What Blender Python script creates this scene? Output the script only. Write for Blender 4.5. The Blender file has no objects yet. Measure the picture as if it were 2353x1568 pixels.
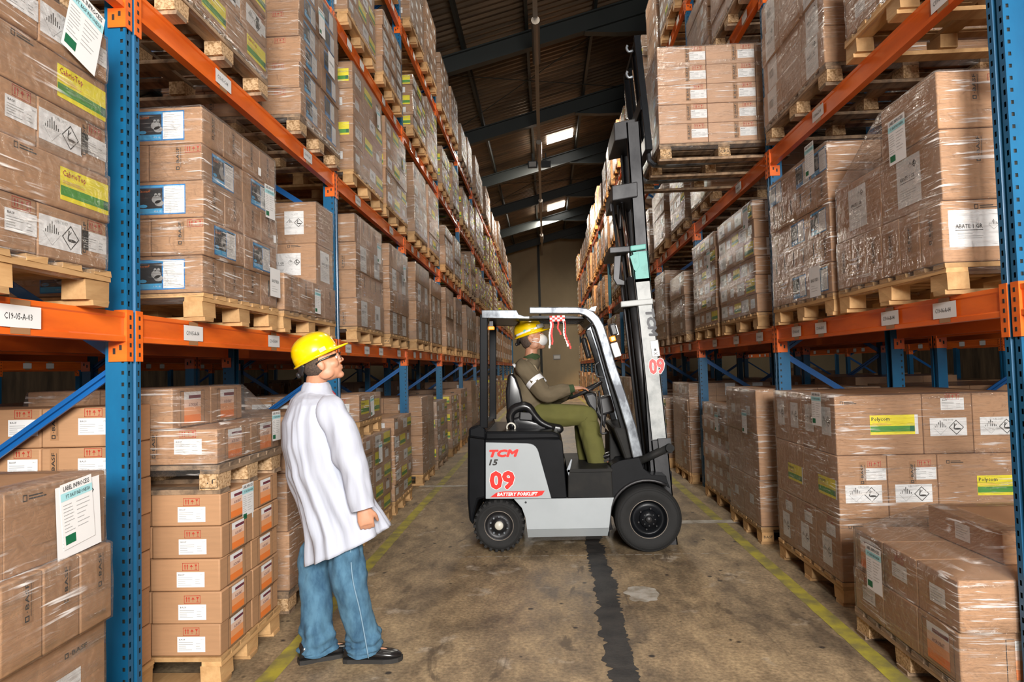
import bpy, bmesh, math, random
from mathutils import Vector, Matrix, noise
R = math.radians
sc = bpy.context.scene
col = sc.collection
# ---------------------------------------------------------------- camera, world, lights, exposure
YAW, PITCH, ROLL = 0.04776, 0.04052, -0.02682
cf = Vector((-math.sin(YAW) * math.cos(PITCH), math.cos(YAW) * math.cos(PITCH), math.sin(PITCH)))
cr = Vector((math.cos(YAW), math.sin(YAW), 0)); cu = cr.cross(cf)
cr2 = cr * math.cos(ROLL) + cu * math.sin(ROLL); cu2 = cu * math.cos(ROLL) - cr * math.sin(ROLL)
CAM = Vector((0, 0, 1.515))
cd = bpy.data.cameras.new('camera'); cam = bpy.data.objects.new('camera', cd); col.objects.link(cam)
cd.lens = 24.005; cd.sensor_width = 36; cd.clip_end = 200; cd.clip_start = 0.05
m = Matrix((cr2, cu2, -cf)).transposed().to_4x4(); m.translation = CAM; cam.matrix_world = m
sc.camera = cam
sc.view_settings.view_transform = 'Standard'; sc.view_settings.look = 'None'
sc.view_settings.gamma = 1; sc.view_settings.use_curve_mapping = False
sc.view_settings.exposure = 0.62
w = bpy.data.worlds.new('sky'); sc.world = w; w.use_nodes = True
w.node_tree.nodes['Background'].inputs[0].default_value = (.75, .87, 1, 1)
w.node_tree.nodes['Background'].inputs[1].default_value = 0.18
def area(name, loc, aim, sx, sy, power, color=(1, 1, 1)):
    l = bpy.data.lights.new(name, 'AREA'); l.shape = 'RECTANGLE'; l.size = sx; l.size_y = sy
    l.energy = power; l.color = color
    o = bpy.data.objects.new(name, l); col.objects.link(o); o.location = loc
    o.rotation_euler = (Vector(aim) - Vector(loc)).to_track_quat('-Z', 'Y').to_euler(); return o
area('dock_door_daylight', (1.45, -4.8, 3.4), (-0.6, 8, 1.9), 2.4, 2.0, 820, (1, .965, .92))
area('photo_flash', (0.75, -0.5, 2.5), (-0.5, 5, 1.7), .45, .45, 62, (1, .97, .94))
for i, (y, e) in enumerate(((0.5, 30), (5.5, 50), (11, 100), (23.6, 270), (34.1, 380))):  # three nearest are unseen fill lights added over the aisle, without roof panels
    area('skylight_and_fill', (0.3 if y < 20 else 0.35, y, 8.7 if y < 20 else 9.05), (0.3, y, 0), 1.2, 1.0, e, (1, .93, .82))
for (x, y, z), tgt, e, a in (((.7, 12.6, 9.0), (1.95, 19.5, 4.6), 2600, 26), ((.7, 17.6, 9.0), (2.0, 27, 4.2), 4200, 22), ((.6, 7.4, 9.0), (-1.75, 11.4, 3.0), 600, 16)):
    l = bpy.data.lights.new('sunbeam', 'SPOT'); l.energy = e; l.color = (1, .66, .34); l.spot_size = R(a); l.spot_blend = .35; l.shadow_soft_size = 0
    o = bpy.data.objects.new('sunbeam', l); col.objects.link(o); o.location = (x, y, z); o.rotation_euler = (Vector(tgt) - Vector((x, y, z))).to_track_quat('-Z', 'Y').to_euler()
cy = sc.cycles
cy.max_bounces = 6; cy.diffuse_bounces = 3; cy.glossy_bounces = 3; cy.transparent_max_bounces = 12
cy.use_denoising = True; cy.sample_clamp_indirect = 4; cy.caustics_reflective = False; cy.caustics_refractive = False

# pixel of a 2353x1568 frame -> point on the plane Y = y (used to measure the side view of the truck)
def at(px, py, y):
    d = cf * 1569 + cr2 * (px - 1176.5) - cu2 * (py - 784)
    return CAM + d * (y / d.y)
def to_px(p):
    d = Vector(p) - CAM; z = d.dot(cf)
    if z < .2: return None
    return 1176.5 + 1569 * d.dot(cr2) / z, 784 - 1569 * d.dot(cu2) / z, z

# ---------------------------------------------------------------- materials
def srgb(r, g, b):
    f = lambda c: (c / 255 / 12.92) if c <= 10 else ((c / 255 + .055) / 1.055) ** 2.4
    return (f(r), f(g), f(b), 1)
def mat(name, c, rough=.6, metal=0, var=.0, nscale=(3, 3, 3), namt=.0, bump=0, bscale=60, coat=0, emit=0, c2=None, ramp=(.35, .65), coatn=0):
    M = bpy.data.materials.new(name); M.use_nodes = True; nt = M.node_tree; N = nt.nodes; L = nt.links
    b = N['Principled BSDF']; b.inputs['Roughness'].default_value = rough; b.inputs['Metallic'].default_value = metal
    b.inputs['Base Color'].default_value = c
    if coat: b.inputs['Coat Weight'].default_value = coat; b.inputs['Coat Roughness'].default_value = .12
    if emit: b.inputs['Emission Color'].default_value = c; b.inputs['Emission Strength'].default_value = emit
    if var or namt or c2 or bump or coatn:
        tc = N.new('ShaderNodeTexCoord'); mp = N.new('ShaderNodeMapping'); mp.inputs['Scale'].default_value = nscale
        L.new(tc.outputs['Object'], mp.inputs['Vector'])
    last = None
    if namt or c2:
        nz = N.new('ShaderNodeTexNoise'); nz.inputs['Scale'].default_value = 1; nz.inputs['Detail'].default_value = 6
        nz.inputs['Roughness'].default_value = .6
        L.new(mp.outputs[0], nz.inputs['Vector'])
        cr_ = N.new('ShaderNodeValToRGB'); cr_.color_ramp.elements[0].position = ramp[0]; cr_.color_ramp.elements[1].position = ramp[1]
        k = 1 - namt
        cr_.color_ramp.elements[0].color = c2 if c2 else (c[0] * k, c[1] * k, c[2] * k, 1)
        cr_.color_ramp.elements[1].color = c
        L.new(nz.outputs[0], cr_.inputs[0]); last = cr_.outputs[0]
    if var:
        oi = N.new('ShaderNodeObjectInfo'); hs = N.new('ShaderNodeHueSaturation')
        mr = N.new('ShaderNodeMapRange'); mr.inputs[3].default_value = 1 - var; mr.inputs[4].default_value = 1 + var
        L.new(oi.outputs['Random'], mr.inputs[0]); L.new(mr.outputs[0], hs.inputs['Value'])
        if last: L.new(last, hs.inputs['Color'])
        else: hs.inputs['Color'].default_value = c
        last = hs.outputs[0]
    if last: L.new(last, b.inputs['Base Color'])
    if bump:
        n2 = N.new('ShaderNodeTexNoise'); n2.inputs['Scale'].default_value = bscale; n2.inputs['Detail'].default_value = 3
        L.new(mp.outputs[0], n2.inputs['Vector'])
        bp = N.new('ShaderNodeBump'); bp.inputs['Strength'].default_value = bump; bp.inputs['Distance'].default_value = .01
        L.new(n2.outputs[0], bp.inputs['Height']); L.new(bp.outputs[0], b.inputs['Normal'])
    if coatn:
        b.inputs['Coat Weight'].default_value = coatn; b.inputs['Coat Roughness'].default_value = .1
        n3 = N.new('ShaderNodeTexNoise'); n3.inputs['Scale'].default_value = 1.0; n3.inputs['Detail'].default_value = 3
        m3 = N.new('ShaderNodeMapping'); m3.inputs['Scale'].default_value = (9, 9, 34); m3.inputs['Rotation'].default_value = (.35, .2, 0)
        L.new(tc.outputs['Object'], m3.inputs[0]); L.new(m3.outputs[0], n3.inputs['Vector'])
        b3 = N.new('ShaderNodeBump'); b3.inputs['Strength'].default_value = .9; b3.inputs['Distance'].default_value = .02
        L.new(n3.outputs[0], b3.inputs['Height']); L.new(b3.outputs[0], b.inputs['Coat Normal'])
    return M
def film_mat(name, haze=.035, rough=.19):
    M = bpy.data.materials.new(name); M.use_nodes = True; nt = M.node_tree; N = nt.nodes; L = nt.links
    N.remove(N['Principled BSDF']); out = N['Material Output']
    tc = N.new('ShaderNodeTexCoord'); mp = N.new('ShaderNodeMapping')
    mp.inputs['Scale'].default_value = (2.2, 2.2, 30); mp.inputs['Rotation'].default_value = (.28, .22, .1)
    L.new(tc.outputs['Object'], mp.inputs[0])
    n = N.new('ShaderNodeTexNoise'); n.inputs['Scale'].default_value = 1; n.inputs['Detail'].default_value = 5; n.inputs['Roughness'].default_value = .65
    L.new(mp.outputs[0], n.inputs['Vector'])
    n2 = N.new('ShaderNodeTexNoise'); n2.inputs['Scale'].default_value = 16; n2.inputs['Detail'].default_value = 4; n2.inputs['Distortion'].default_value = 1.2
    L.new(tc.outputs['Object'], n2.inputs['Vector'])
    add = N.new('ShaderNodeMath'); add.operation = 'ADD'; L.new(n.outputs[0], add.inputs[0])
    ml = N.new('ShaderNodeMath'); ml.operation = 'MULTIPLY'; ml.inputs[1].default_value = .8; L.new(n2.outputs[0], ml.inputs[0]); L.new(ml.outputs[0], add.inputs[1])
    bp = N.new('ShaderNodeBump'); bp.inputs['Strength'].default_value = 1; bp.inputs['Distance'].default_value = .035
    L.new(add.outputs[0], bp.inputs['Height'])
    rp = N.new('ShaderNodeMapRange'); rp.inputs[1].default_value = .55; rp.inputs[2].default_value = .74; rp.inputs[3].default_value = .0; rp.inputs[4].default_value = .28
    L.new(n.outputs[0], rp.inputs[0])
    lw = N.new('ShaderNodeFresnel'); lw.inputs[0].default_value = 1.22; L.new(bp.outputs[0], lw.inputs['Normal'])
    ad2 = N.new('ShaderNodeMath'); ad2.operation = 'ADD'; ad2.use_clamp = True; L.new(rp.outputs[0], ad2.inputs[0]); fm = N.new('ShaderNodeMath'); fm.operation = 'MULTIPLY'; fm.inputs[1].default_value = .5; L.new(lw.outputs[0], fm.inputs[0]); L.new(fm.outputs[0], ad2.inputs[1])
    tr = N.new('ShaderNodeBsdfTransparent'); tr.inputs[0].default_value = (.985, .982, .98, 1)
    gl = N.new('ShaderNodeBsdfGlossy'); gl.inputs['Roughness'].default_value = rough; gl.inputs[0].default_value = (1, .98, .95, 1); L.new(bp.outputs[0], gl.inputs['Normal'])
    df = N.new('ShaderNodeBsdfDiffuse'); df.inputs[0].default_value = (.72, .66, .6, 1)
    mx = N.new('ShaderNodeMixShader'); L.new(ad2.outputs[0], mx.inputs[0]); L.new(tr.outputs[0], mx.inputs[1]); L.new(gl.outputs[0], mx.inputs[2])
    mx2 = N.new('ShaderNodeMixShader'); 
    m4 = N.new('ShaderNodeMapping'); m4.inputs['Scale'].default_value = (5, 5, 75); m4.inputs['Rotation'].default_value = (.38, .3, .15); L.new(tc.outputs['Object'], m4.inputs[0])
    n4 = N.new('ShaderNodeTexNoise'); n4.inputs['Scale'].default_value = 1; n4.inputs['Detail'].default_value = 3; n4.inputs['Distortion'].default_value = .5; L.new(m4.outputs[0], n4.inputs['Vector'])
    r4 = N.new('ShaderNodeMapRange'); r4.inputs[1].default_value = .57; r4.inputs[2].default_value = .70; r4.inputs[3].default_value = 0; r4.inputs[4].default_value = .75; L.new(n4.outputs[0], r4.inputs[0])  # whitish wrinkle ridges, painted diffuse to stand in for glints
    n5 = N.new('ShaderNodeTexNoise'); n5.inputs['Scale'].default_value = 3.2; n5.inputs['Detail'].default_value = 3; L.new(tc.outputs['Object'], n5.inputs['Vector'])
    r5 = N.new('ShaderNodeMapRange'); r5.inputs[1].default_value = .47; r5.inputs[2].default_value = .62; r5.inputs[3].default_value = .06; r5.inputs[4].default_value = 1; L.new(n5.outputs[0], r5.inputs[0])
    ml4 = N.new('ShaderNodeMath'); ml4.operation = 'MULTIPLY_ADD'; L.new(r4.outputs[0], ml4.inputs[0]); L.new(r5.outputs[0], ml4.inputs[1]); ml4.inputs[2].default_value = haze; L.new(ml4.outputs[0], mx2.inputs[0])
    df.inputs[0].default_value = (.88, .84, .80, 1); L.new(mx.outputs[0], mx2.inputs[1]); L.new(df.outputs[0], mx2.inputs[2])
    L.new(mx2.outputs[0], out.inputs[0])
    return M
CARD = (.44, .24, .120, 1)
MT = {}
MT['card'] = mat('cardboard', CARD, .7, var=.10, nscale=(6, 6, 60), namt=.13, ramp=(.3, .7))
MT['card2'] = mat('cardboard_pale', (.60, .36, .22, 1), .65, var=.07, nscale=(6, 6, 60), namt=.1)
MT['card_far'] = mat('cardboard_wrapped', CARD, .6, nscale=(2.5, 2.5, 2.5), namt=.45, coatn=.55)
MT['tape'] = mat('brown_tape', (.36, .19, .09, 1), .3)
MT['wood'] = mat('pallet_wood', (.60, .37, .165, 1), .75, var=.22, nscale=(14, 3, 14), c2=(.42, .23, .09, 1), ramp=(.35, .7), bump=.2, bscale=3)
MT['wood2'] = mat('weathered_wood', (.42, .28, .17, 1), .85, var=.25, nscale=(12, 3, 12), c2=(.13, .09, .06, 1), ramp=(.35, .6), bump=.3, bscale=3)
MT['chip'] = mat('chipboard_block', (.60, .40, .22, 1), .85, var=.12, nscale=(80, 80, 80), c2=(.30, .17, .07, 1), ramp=(.4, .55))
MT['blue'] = mat('rack_blue', (.004, .125, .27, 1), .4, nscale=(4, 4, 1.5), c2=(.003, .08, .19, 1), ramp=(.3, .6), coat=.15)
MT['brace'] = mat('brace_blue', (.004, .10, .33, 1), .4, coat=.15)
MT['orange'] = mat('rack_orange', (.88, .165, .016, 1), .38, nscale=(1.5, 1.5, 9), c2=(.66, .10, .010, 1), ramp=(.3, .6), coat=.15)
MT['white'] = mat('label_white', (.80, .80, .79, 1), .55)
MT['ink'] = mat('ink_black', (.02, .018, .016, 1), .6)
MT['ink_far'] = MT['ink']
MT['grey'] = mat('ink_grey', (.35, .35, .34, 1), .6)
MT['red'] = mat('ink_red', (.42, .04, .02, 1), .6)
MT['yellow'] = mat('label_yellow', (.90, .78, .02, 1), .5)
MT['green'] = mat('label_green', (.06, .30, .03, 1), .5)
MT['dgreen'] = mat('label_dark_green', (.0, .13, .05, 1), .5)
MT['teal'] = mat('label_teal', (.38, .70, .74, 1), .5)
MT['sblue'] = mat('label_blue', (.01, .20, .52, 1), .5)
MT['sblack'] = mat('label_black', (.015, .018, .022, 1), .4)
MT['lblue'] = mat('label_light_blue', (.06, .40, .72, 1), .5)
MT['or1'] = mat('label_peach', (.80, .55, .42, 1), .5)
MT['or2'] = mat('label_light_orange', (.82, .36, .16, 1), .5)
MT['or3'] = mat('label_orange', (.86, .22, .04, 1), .5)
MT['maroon'] = mat('label_maroon', (.16, .03, .05, 1), .5)
MT['bright_red'] = mat('decal_red', (.85, .015, .008, 1), .4)
MT['film'] = film_mat('stretch_film')
MT['steel'] = mat('dark_steel', (.018, .022, .02, 1), .55, nscale=(1, 1, 1), namt=.2)
# ---------------------------------------------------------------- mesh builder
class MB:
    def __init__(s): s.v = []; s.f = []; s.m = []
    def add(s, vs, fs, mi=0):
        o = len(s.v); s.v += [tuple(v) for v in vs]; s.f += [tuple(i + o for i in f) for f in fs]; s.m += [mi] * len(fs)
    def box(s, c, d, mi=0, rot=None, taper=1):
        hx, hy, hz = d[0] / 2, d[1] / 2, d[2] / 2
        vs = [Vector((x * hx * (taper if z > 0 else 1), y * hy * (taper if z > 0 else 1), z * hz)) for z in (-1, 1) for y in (-1, 1) for x in (-1, 1)]
        if rot: vs = [rot @ v for v in vs]
        s.add([v + Vector(c) for v in vs], [(0, 2, 3, 1), (4, 5, 7, 6), (0, 1, 5, 4), (2, 6, 7, 3), (0, 4, 6, 2), (1, 3, 7, 5)], mi)
    def bb(s, a, b, mi=0):
        s.box([(a[i] + b[i]) / 2 for i in range(3)], [abs(b[i] - a[i]) for i in range(3)], mi)
    def quad(s, a, b, c, d, mi=0): s.add([a, b, c, d], [(0, 1, 2, 3)], mi)
    def prism(s, pts, y0, y1, mi=0):            # polygon in XZ extruded along Y
        n = len(pts)
        ar = sum(pts[i][0] * pts[(i + 1) % n][1] - pts[(i + 1) % n][0] * pts[i][1] for i in range(n))
        if ar < 0: pts = pts[::-1]
        vs = [(p[0], y0, p[1]) for p in pts] + [(p[0], y1, p[1]) for p in pts]
        s.add(vs, [tuple(range(n)), tuple(range(2 * n - 1, n - 1, -1))] + [(i + n, (i + 1) % n + n, (i + 1) % n, i) for i in range(n)], mi)
    def lathe(s, prof, c, axis='y', n=32, mi=0):  # prof: (axial, radius)
        vs = []; fs = []
        for k in range(n):
            a = 2 * math.pi * k / n; ca, sa = math.cos(a), math.sin(a)
            for (t, r) in prof:
                p = {'y': (r * ca, t, r * sa), 'z': (r * ca, r * sa, t), 'x': (t, r * ca, r * sa)}[axis]
                vs.append(Vector(p) + Vector(c))
        q = len(prof)
        for k in range(n):
            k2 = (k + 1) % n
            for j in range(q - 1):
                fs.append((k * q + j, k2 * q + j, k2 * q + j + 1, k * q + j + 1))
        s.add(vs, fs, mi)
    def rings(s, rs, mi=0, cap=True):
        n = len(rs[0]); o = []
        for r in rs: o += r
        fs = []
        for k in range(len(rs) - 1):
            for i in range(n):
                j = (i + 1) % n
                fs.append((k * n + i, k * n + j, (k + 1) * n + j, (k + 1) * n + i))
        if cap: fs.append(tuple(range(n - 1, -1, -1))); fs.append(tuple(range((len(rs) - 1) * n, len(rs) * n)))
        s.add(o, fs, mi)
    def tube(s, pts, rad, n=10, mi=0, ref=None, flat=1.0, fold=None, cap=True, sub=1):
        P = [Vector(p) for p in pts]
        if not isinstance(rad, (list, tuple)): rad = [rad] * len(P)
        rad = list(rad)
        if sub > 1:                              # Catmull-Rom refinement
            Q = []; RR = []
            for i in range(len(P) - 1):
                p0 = P[max(i - 1, 0)]; p1 = P[i]; p2 = P[i + 1]; p3 = P[min(i + 2, len(P) - 1)]
                for k in range(sub):
                    t = k / sub
                    Q.append(.5 * ((2 * p1) + (-p0 + p2) * t + (2 * p0 - 5 * p1 + 4 * p2 - p3) * t * t + (-p0 + 3 * p1 - 3 * p2 + p3) * t ** 3))
                    a, b = rad[i], rad[i + 1]; tt = t * t * (3 - 2 * t)
                    RR.append(tuple(a[q] + (b[q] - a[q]) * tt for q in (0, 1)) if isinstance(a, tuple) else a + (b - a) * tt)
            Q.append(P[-1]); RR.append(rad[-1]); P, rad = Q, RR
        ref = Vector(ref) if ref else Vector((0, 0, 1))
        out = []; u = None
        for i, p in enumerate(P):
            t = (P[min(i + 1, len(P) - 1)] - P[max(i - 1, 0)]).normalized()
            if u is None:
                u = ref - ref.dot(t) * t
                if u.length < .05: u = Vector((1, 0.2, 0)) - Vector((1, 0.2, 0)).dot(t) * t
            else: u = u - u.dot(t) * t
            u.normalize(); v = t.cross(u)
            r = rad[i]; ra, rb = r if isinstance(r, tuple) else (r, r * flat)
            ring = []
            for k in range(n):
                a = 2 * math.pi * k / n
                q = 1 + (fold(i / (len(P) - 1), a, p) if fold else 0)
                ring.append(p + u * math.cos(a) * ra * q + v * math.sin(a) * rb * q)
            out.append(ring)
        s.rings(out, mi, cap)
    def ell(s, c, r, axes=None, n=14, mi=0):
        rs = []
        A = axes or (Vector((1, 0, 0)), Vector((0, 1, 0)), Vector((0, 0, 1)))
        for i in range(1, n // 2 + 1):
            th = math.pi * i / (n // 2 + 1); ring = []
            for k in range(n):
                a = 2 * math.pi * k / n
                ring.append(Vector(c) + A[0] * r[0] * math.sin(th) * math.cos(a) + A[1] * r[1] * math.sin(th) * math.sin(a) - A[2] * r[2] * math.cos(th))
            rs.append(ring)
        o = len(s.v); s.rings(rs, mi, True)
    def mesh(s, name, mats, smooth=False):
        me = bpy.data.meshes.new(name); me.from_pydata(s.v, [], s.f)
        for k in mats: me.materials.append(MT[k] if isinstance(k, str) else k)
        me.polygons.foreach_set('material_index', s.m)
        if smooth: me.polygons.foreach_set('use_smooth', [True] * len(s.f))
        me.update(); return me
    def build(s, name, mats, parent=None, smooth=False, bevel=0, seg=2, sub=0):
        if isinstance(mats, str): mats = [mats]
        o = link(name, s.mesh(name, mats, smooth), parent)
        if bevel:
            b = o.modifiers.new('bevel', 'BEVEL'); b.width = bevel; b.segments = seg; b.limit_method = 'ANGLE'; b.angle_limit = R(35)
        if sub:
            b = o.modifiers.new('subdivision', 'SUBSURF'); b.levels = sub; b.render_levels = sub
        return o
def link(name, data, parent=None, loc=None):
    o = bpy.data.objects.new(name, data); col.objects.link(o)
    if parent: o.parent = parent
    if loc: o.location = loc
    return o
def empty(name, loc=(0, 0, 0), rz=0):
    o = bpy.data.objects.new(name, None); col.objects.link(o); o.location = loc; o.rotation_euler = (0, 0, rz); o.empty_display_size = .1
    return o
def tag(o, label=None, cat=None, group=None, kind=None):
    for k, v in (('label', label), ('category', cat), ('group', group), ('kind', kind)):
        if v: o[k] = v
    return o
def struct(o): o['kind'] = 'structure'; return o

# ---------------------------------------------------------------- lettering
_tx = {}
def glyphs(s_, bold=0.0, shear=0.0):
    k = (s_, bold, shear)
    if k not in _tx:
        c = bpy.data.curves.new('lettering', 'FONT'); c.body = s_; c.size = 1; c.resolution_u = 2 if len(s_) < 4 else 1; c.offset = bold; c.shear = shear
        c.align_x = 'CENTER'; c.align_y = 'CENTER'
        o = bpy.data.objects.new('lettering', c); col.objects.link(o)
        dg = bpy.context.evaluated_depsgraph_get(); dg.update()
        me = bpy.data.meshes.new_from_object(o.evaluated_get(dg))
        V = [tuple(v.co) for v in me.vertices]; F = [tuple(p.vertices) for p in me.polygons]
        xs = [v[0] for v in V]; ys = [v[1] for v in V]
        cx = (min(xs) + max(xs)) / 2; cy_ = (min(ys) + max(ys)) / 2; h = max(ys) - min(ys); wd = max(xs) - min(xs)
        _tx[k] = ([((v[0] - cx), (v[1] - cy_)) for v in V], F, wd, h)
        bpy.data.objects.remove(o); bpy.data.curves.remove(c); bpy.data.meshes.remove(me)
    return _tx[k]
class ST(MB):           # flat print: u right, v up, layers stacked along +z
    def rect(s, u0, v0, u1, v1, mi, ly=0):
        z = ly * .0006 + .0012; s.quad((u0, v0, z), (u1, v0, z), (u1, v1, z), (u0, v1, z), mi)
    def text(s, t, u, v, w_, h_, mi, ly=2, rot=0, bold=.0, shear=0.0, fat=0):    # fitted in a box w_ x h_
        if fat:
            for q in range(10): s.text(t, u + fat * math.cos(q * .6283), v + fat * math.sin(q * .6283), w_, h_, mi, ly + q * .02, rot, 0, shear)
            return
        V, F, wd, h = glyphs(t, bold, shear); k = (w_ / wd, h_ / h); c, q = math.cos(rot), math.sin(rot)
        z = ly * .0006 + .0012
        s.add([(u + (x * k[0]) * c - (y * k[1]) * q, v + (x * k[0]) * q + (y * k[1]) * c, z) for x, y in V], F, mi)
    def line(s, a, b, w_, mi, ly=1):
        a = Vector(a); b = Vector(b); d = (b - a).normalized() * w_ / 2; n = Vector((-d.y, d.x)); z = ly * .0006 + .0012
        s.add([(a - n - d).to_3d() + Vector((0, 0, z)), (b - n + d).to_3d() + Vector((0, 0, z)), (b + n + d).to_3d() + Vector((0, 0, z)), (a + n - d).to_3d() + Vector((0, 0, z))], [(0, 1, 2, 3)], mi)
    def frame(s, u0, v0, u1, v1, w_, mi, ly=1):
        P = [(u0, v0), (u1, v0), (u1, v1), (u0, v1)]
        for i in range(4): s.line(P[i], P[(i + 1) % 4], w_, mi, ly)
    def poly(s, P, mi, ly=1):
        z = ly * .0006 + .0012; s.add([(p[0], p[1], z) for p in P], [tuple(range(len(P)))], mi)
    def disc(s, u, v, ru, rv, mi, ly=1, n=12): s.poly([(u + ru * math.cos(6.2832 * k / n), v + rv * math.sin(6.2832 * k / n)) for k in range(n)], mi, ly)
    def lines(s, u0, v0, u1, v1, n, mi, ly=1, seed=1, w_=.0022):
        rr = random.Random(seed)
        for k in range(n):
            v = v1 - (k + .5) * (v1 - v0) / n; s.line((u0, v), (u0 + (u1 - u0) * rr.uniform(.45, 1), v), w_, mi, ly)
SM = ['white', 'ink', 'red', 'yellow', 'green', 'dgreen', 'teal', 'sblue', 'sblack', 'lblue', 'or1', 'or2', 'or3', 'maroon', 'grey', 'tape']
I = {k: i for i, k in enumerate(SM)}
def diamonds(s, u, v, q):
    s.poly([(u - 1.05 * q, v), (u - 2 * q, v), (u - 1.53 * q, v + .9 * q)], 0)   # base triangle
    for k in range(7):
        x = -.7 + k * .233; top = .95 - abs(x)
        if top > .1: s.rect(u + (-1.05 + x - .05) * q, v + .02 * q, u + (-1.05 + x + .05) * q, v + top * q, I['ink'], 1)
    P = [(u - 2 * q, v), (u - 1.05 * q, v - .95 * q), (u - .1 * q, v)]
    for i in range(2): s.line(P[i], P[i + 1], .0015, I['grey'])
    P = [(u + .1 * q, v), (u + 1.05 * q, v - .95 * q), (u + 2 * q, v), (u + 1.05 * q, v + .95 * q)]
    for i in range(4): s.line(P[i], P[(i + 1) % 4], .004, I['ink'])
    s.disc(u + 1.2 * q, v - .22 * q, .5 * q, .13 * q, I['ink'], 1, 8)
    s.line((u + .75 * q, v - .1 * q), (u + .85 * q, v + .5 * q), .006, I['ink']); s.line((u + .85 * q, v + .2 * q), (u + 1.1 * q, v + .45 * q), .004, I['ink'])
def mk_sticker(k):
    s = ST(); n = 'shipping_label'
    if k == 'ship':
        s.rect(-.07, -.037, .07, .037, 0); s.text('\u25a1\u00b7BASF' if 0 else 'BASF', -.045, .024, .03, .008, 1); s.text('2467', .055, .024, .018, .006, 14)
        s.lines(-.062, -.03, .01, .014, 5, 14, 1, 2); s.lines(.024, -.026, .06, .008, 3, 14, 1, 4)
    elif k == 'marks':
        n = 'handling_marks'; s.frame(-.04, -.018, .04, .018, .0022, 2, 0)
        for u in (-.028, -.016): s.rect(u - .002, -.012, u + .002, .012, 2, 0); s.poly([(u - .005, .004), (u + .005, .004), (u, .013)], 2, 1)
        s.poly([(-.004, .0), (.012, .0), (.004, .012)], 2, 0); s.rect(.003, -.012, .005, .0, 2, 0)
        s.poly([(.020, .012), (.034, .012), (.027, -.001)], 2, 0); s.rect(.026, -.01, .028, .0, 2, 0); s.rect(.021, -.013, .033, -.0105, 2, 0)
    elif k == 'hazard':
        n = 'hazard_label'; s.rect(-.11, -.055, .11, .055, 0); s.text('UN 3077', 0, .042, .06, .012, 14); diamonds(s, 0, -.004, .045)
    elif k in ('cabrio', 'polycom'):
        n = 'product_label'; s.rect(-.135, -.06, .135, .06, 3); s.rect(-.133, -.043, .133, -.008, 4, 1); s.rect(.105, -.043, .133, -.008, 5, 2)
        if k == 'cabrio': s.text('CabrioTop', -.062, .036, .125, .03, 2, bold=.012)
        else: s.text('Polycom', -.07, .033, .11, .03, 1, bold=.012)
        s.lines(-.12, .0, .03, .014, 2, I['or2'], 1, 3)
        if k == 'polycom': s.rect(.135, -.06, .155, .06, 0, 0)
    elif k == 'inprocess':
        n = 'inspection_label'; s.rect(-.082, -.115, .082, .115, 0); s.text('LABEL INPROCESS', 0, .098, .135, .017, 1, bold=.01)
        s.rect(-.082, .055, .082, .083, I['teal'], 1); s.text('PT. BASF INDONESIA', .005, .069, .125, .013, 1, 3)
        s.lines(-.072, -.06, -.02, .045, 9, 14, 1, 5); s.lines(-.005, -.06, .07, .045, 7, 14, 1, 6); s.rect(-.072, -.1, -.02, -.068, 5, 1)
    elif k == 'storm':
        n = 'product_label'; s.rect(-.125, -.077, .125, .077, I['sblue']); s.rect(-.12, -.05, .005, .06, I['sblack'], 1); s.rect(-.12, -.072, .005, -.045, I['lblue'], 2)
        s.rect(.012, -.07, .12, .07, 0, 1); s.lines(.02, -.06, .112, .06, 14, 14, 2, 8, .0016)
        s.text('Storm\u00ae', -.085, .045, .06, .016, I['or3'], 3); s.disc(-.025, .002, .026, .022, I['grey'], 2); s.disc(-.012, -.018, .024, .016, I['grey'], 2)
        s.disc(-.03, .026, .008, .008, 14, 2, 8); s.disc(-.012, .026, .008, .008, 14, 2, 8); s.disc(-.095, -.032, .022, .009, I['lblue'], 2, 8)
        s.rect(-.115, .064, .11, .072, I['lblue'], 1); s.text('150 G', -.02, -.06, .035, .008, 0, 3)
    elif k == 'acrobat':
        n = 'product_label'
        cs = [I['or3'], I['or3'], I['or2'], I['or2'], I['or1'], I['or1'], 0, 0]
        for i in range(8): s.rect(-.085, -.08 + i * .02, .085, -.06 + i * .02, cs[i])
        s.rect(-.04, .045, .083, .062, I['maroon'], 1); s.text('ACROBAT', .005, .012, .095, .017, I['maroon'], 2); s.line((-.12, -.095), (-.12, .085), .0025, 1); s.line((.12, -.095), (.12, .085), .0025, 1)
        s.line((-.12, .085), (-.088, .085), .0025, 1); s.line((.088, .085), (.12, .085), .0025, 1); s.line((-.12, -.095), (.12, -.095), .0025, 1)
    elif k == 'abate':
        n = 'product_label'; s.rect(-.14, -.085, .14, .085, 0); s.text('ABATE 1 GR', -.05, .01, .12, .02, 1, bold=.01); s.line((-.11, -.008), (.01, -.008), .003, 1); diamonds(s, .085, .015, .024)
        s.lines(-.1, -.05, .02, -.02, 3, 14)
    elif k == 'abate_tall':
        n = 'product_label'; s.rect(-.11, -.12, .11, .12, 0); s.text('ABATE 1 GR', -.01, .02, .14, .02, 1, bold=.01); s.line((-.08, 0), (.06, 0), .003, 1); diamonds(s, .04, .075, .018)
        s.lines(-.08, -.09, .08, -.03, 5, 14)
    elif k == 'ghs':
        n = 'hazard_label'; s.rect(-.075, -.09, .075, .09, 0); diamonds(s, 0, .0, .033); s.text('UN 3077', 0, .065, .06, .01, 14)
    elif k == 'bdi':
        n = 'inspection_label'; s.rect(-.09, -.1, .09, .1, 0); s.text('BASF BDI', 0, .01, .12, .022, 1); s.lines(-.06, -.07, .05, -.02, 3, 14)
    elif k == 'basfv':
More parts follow.
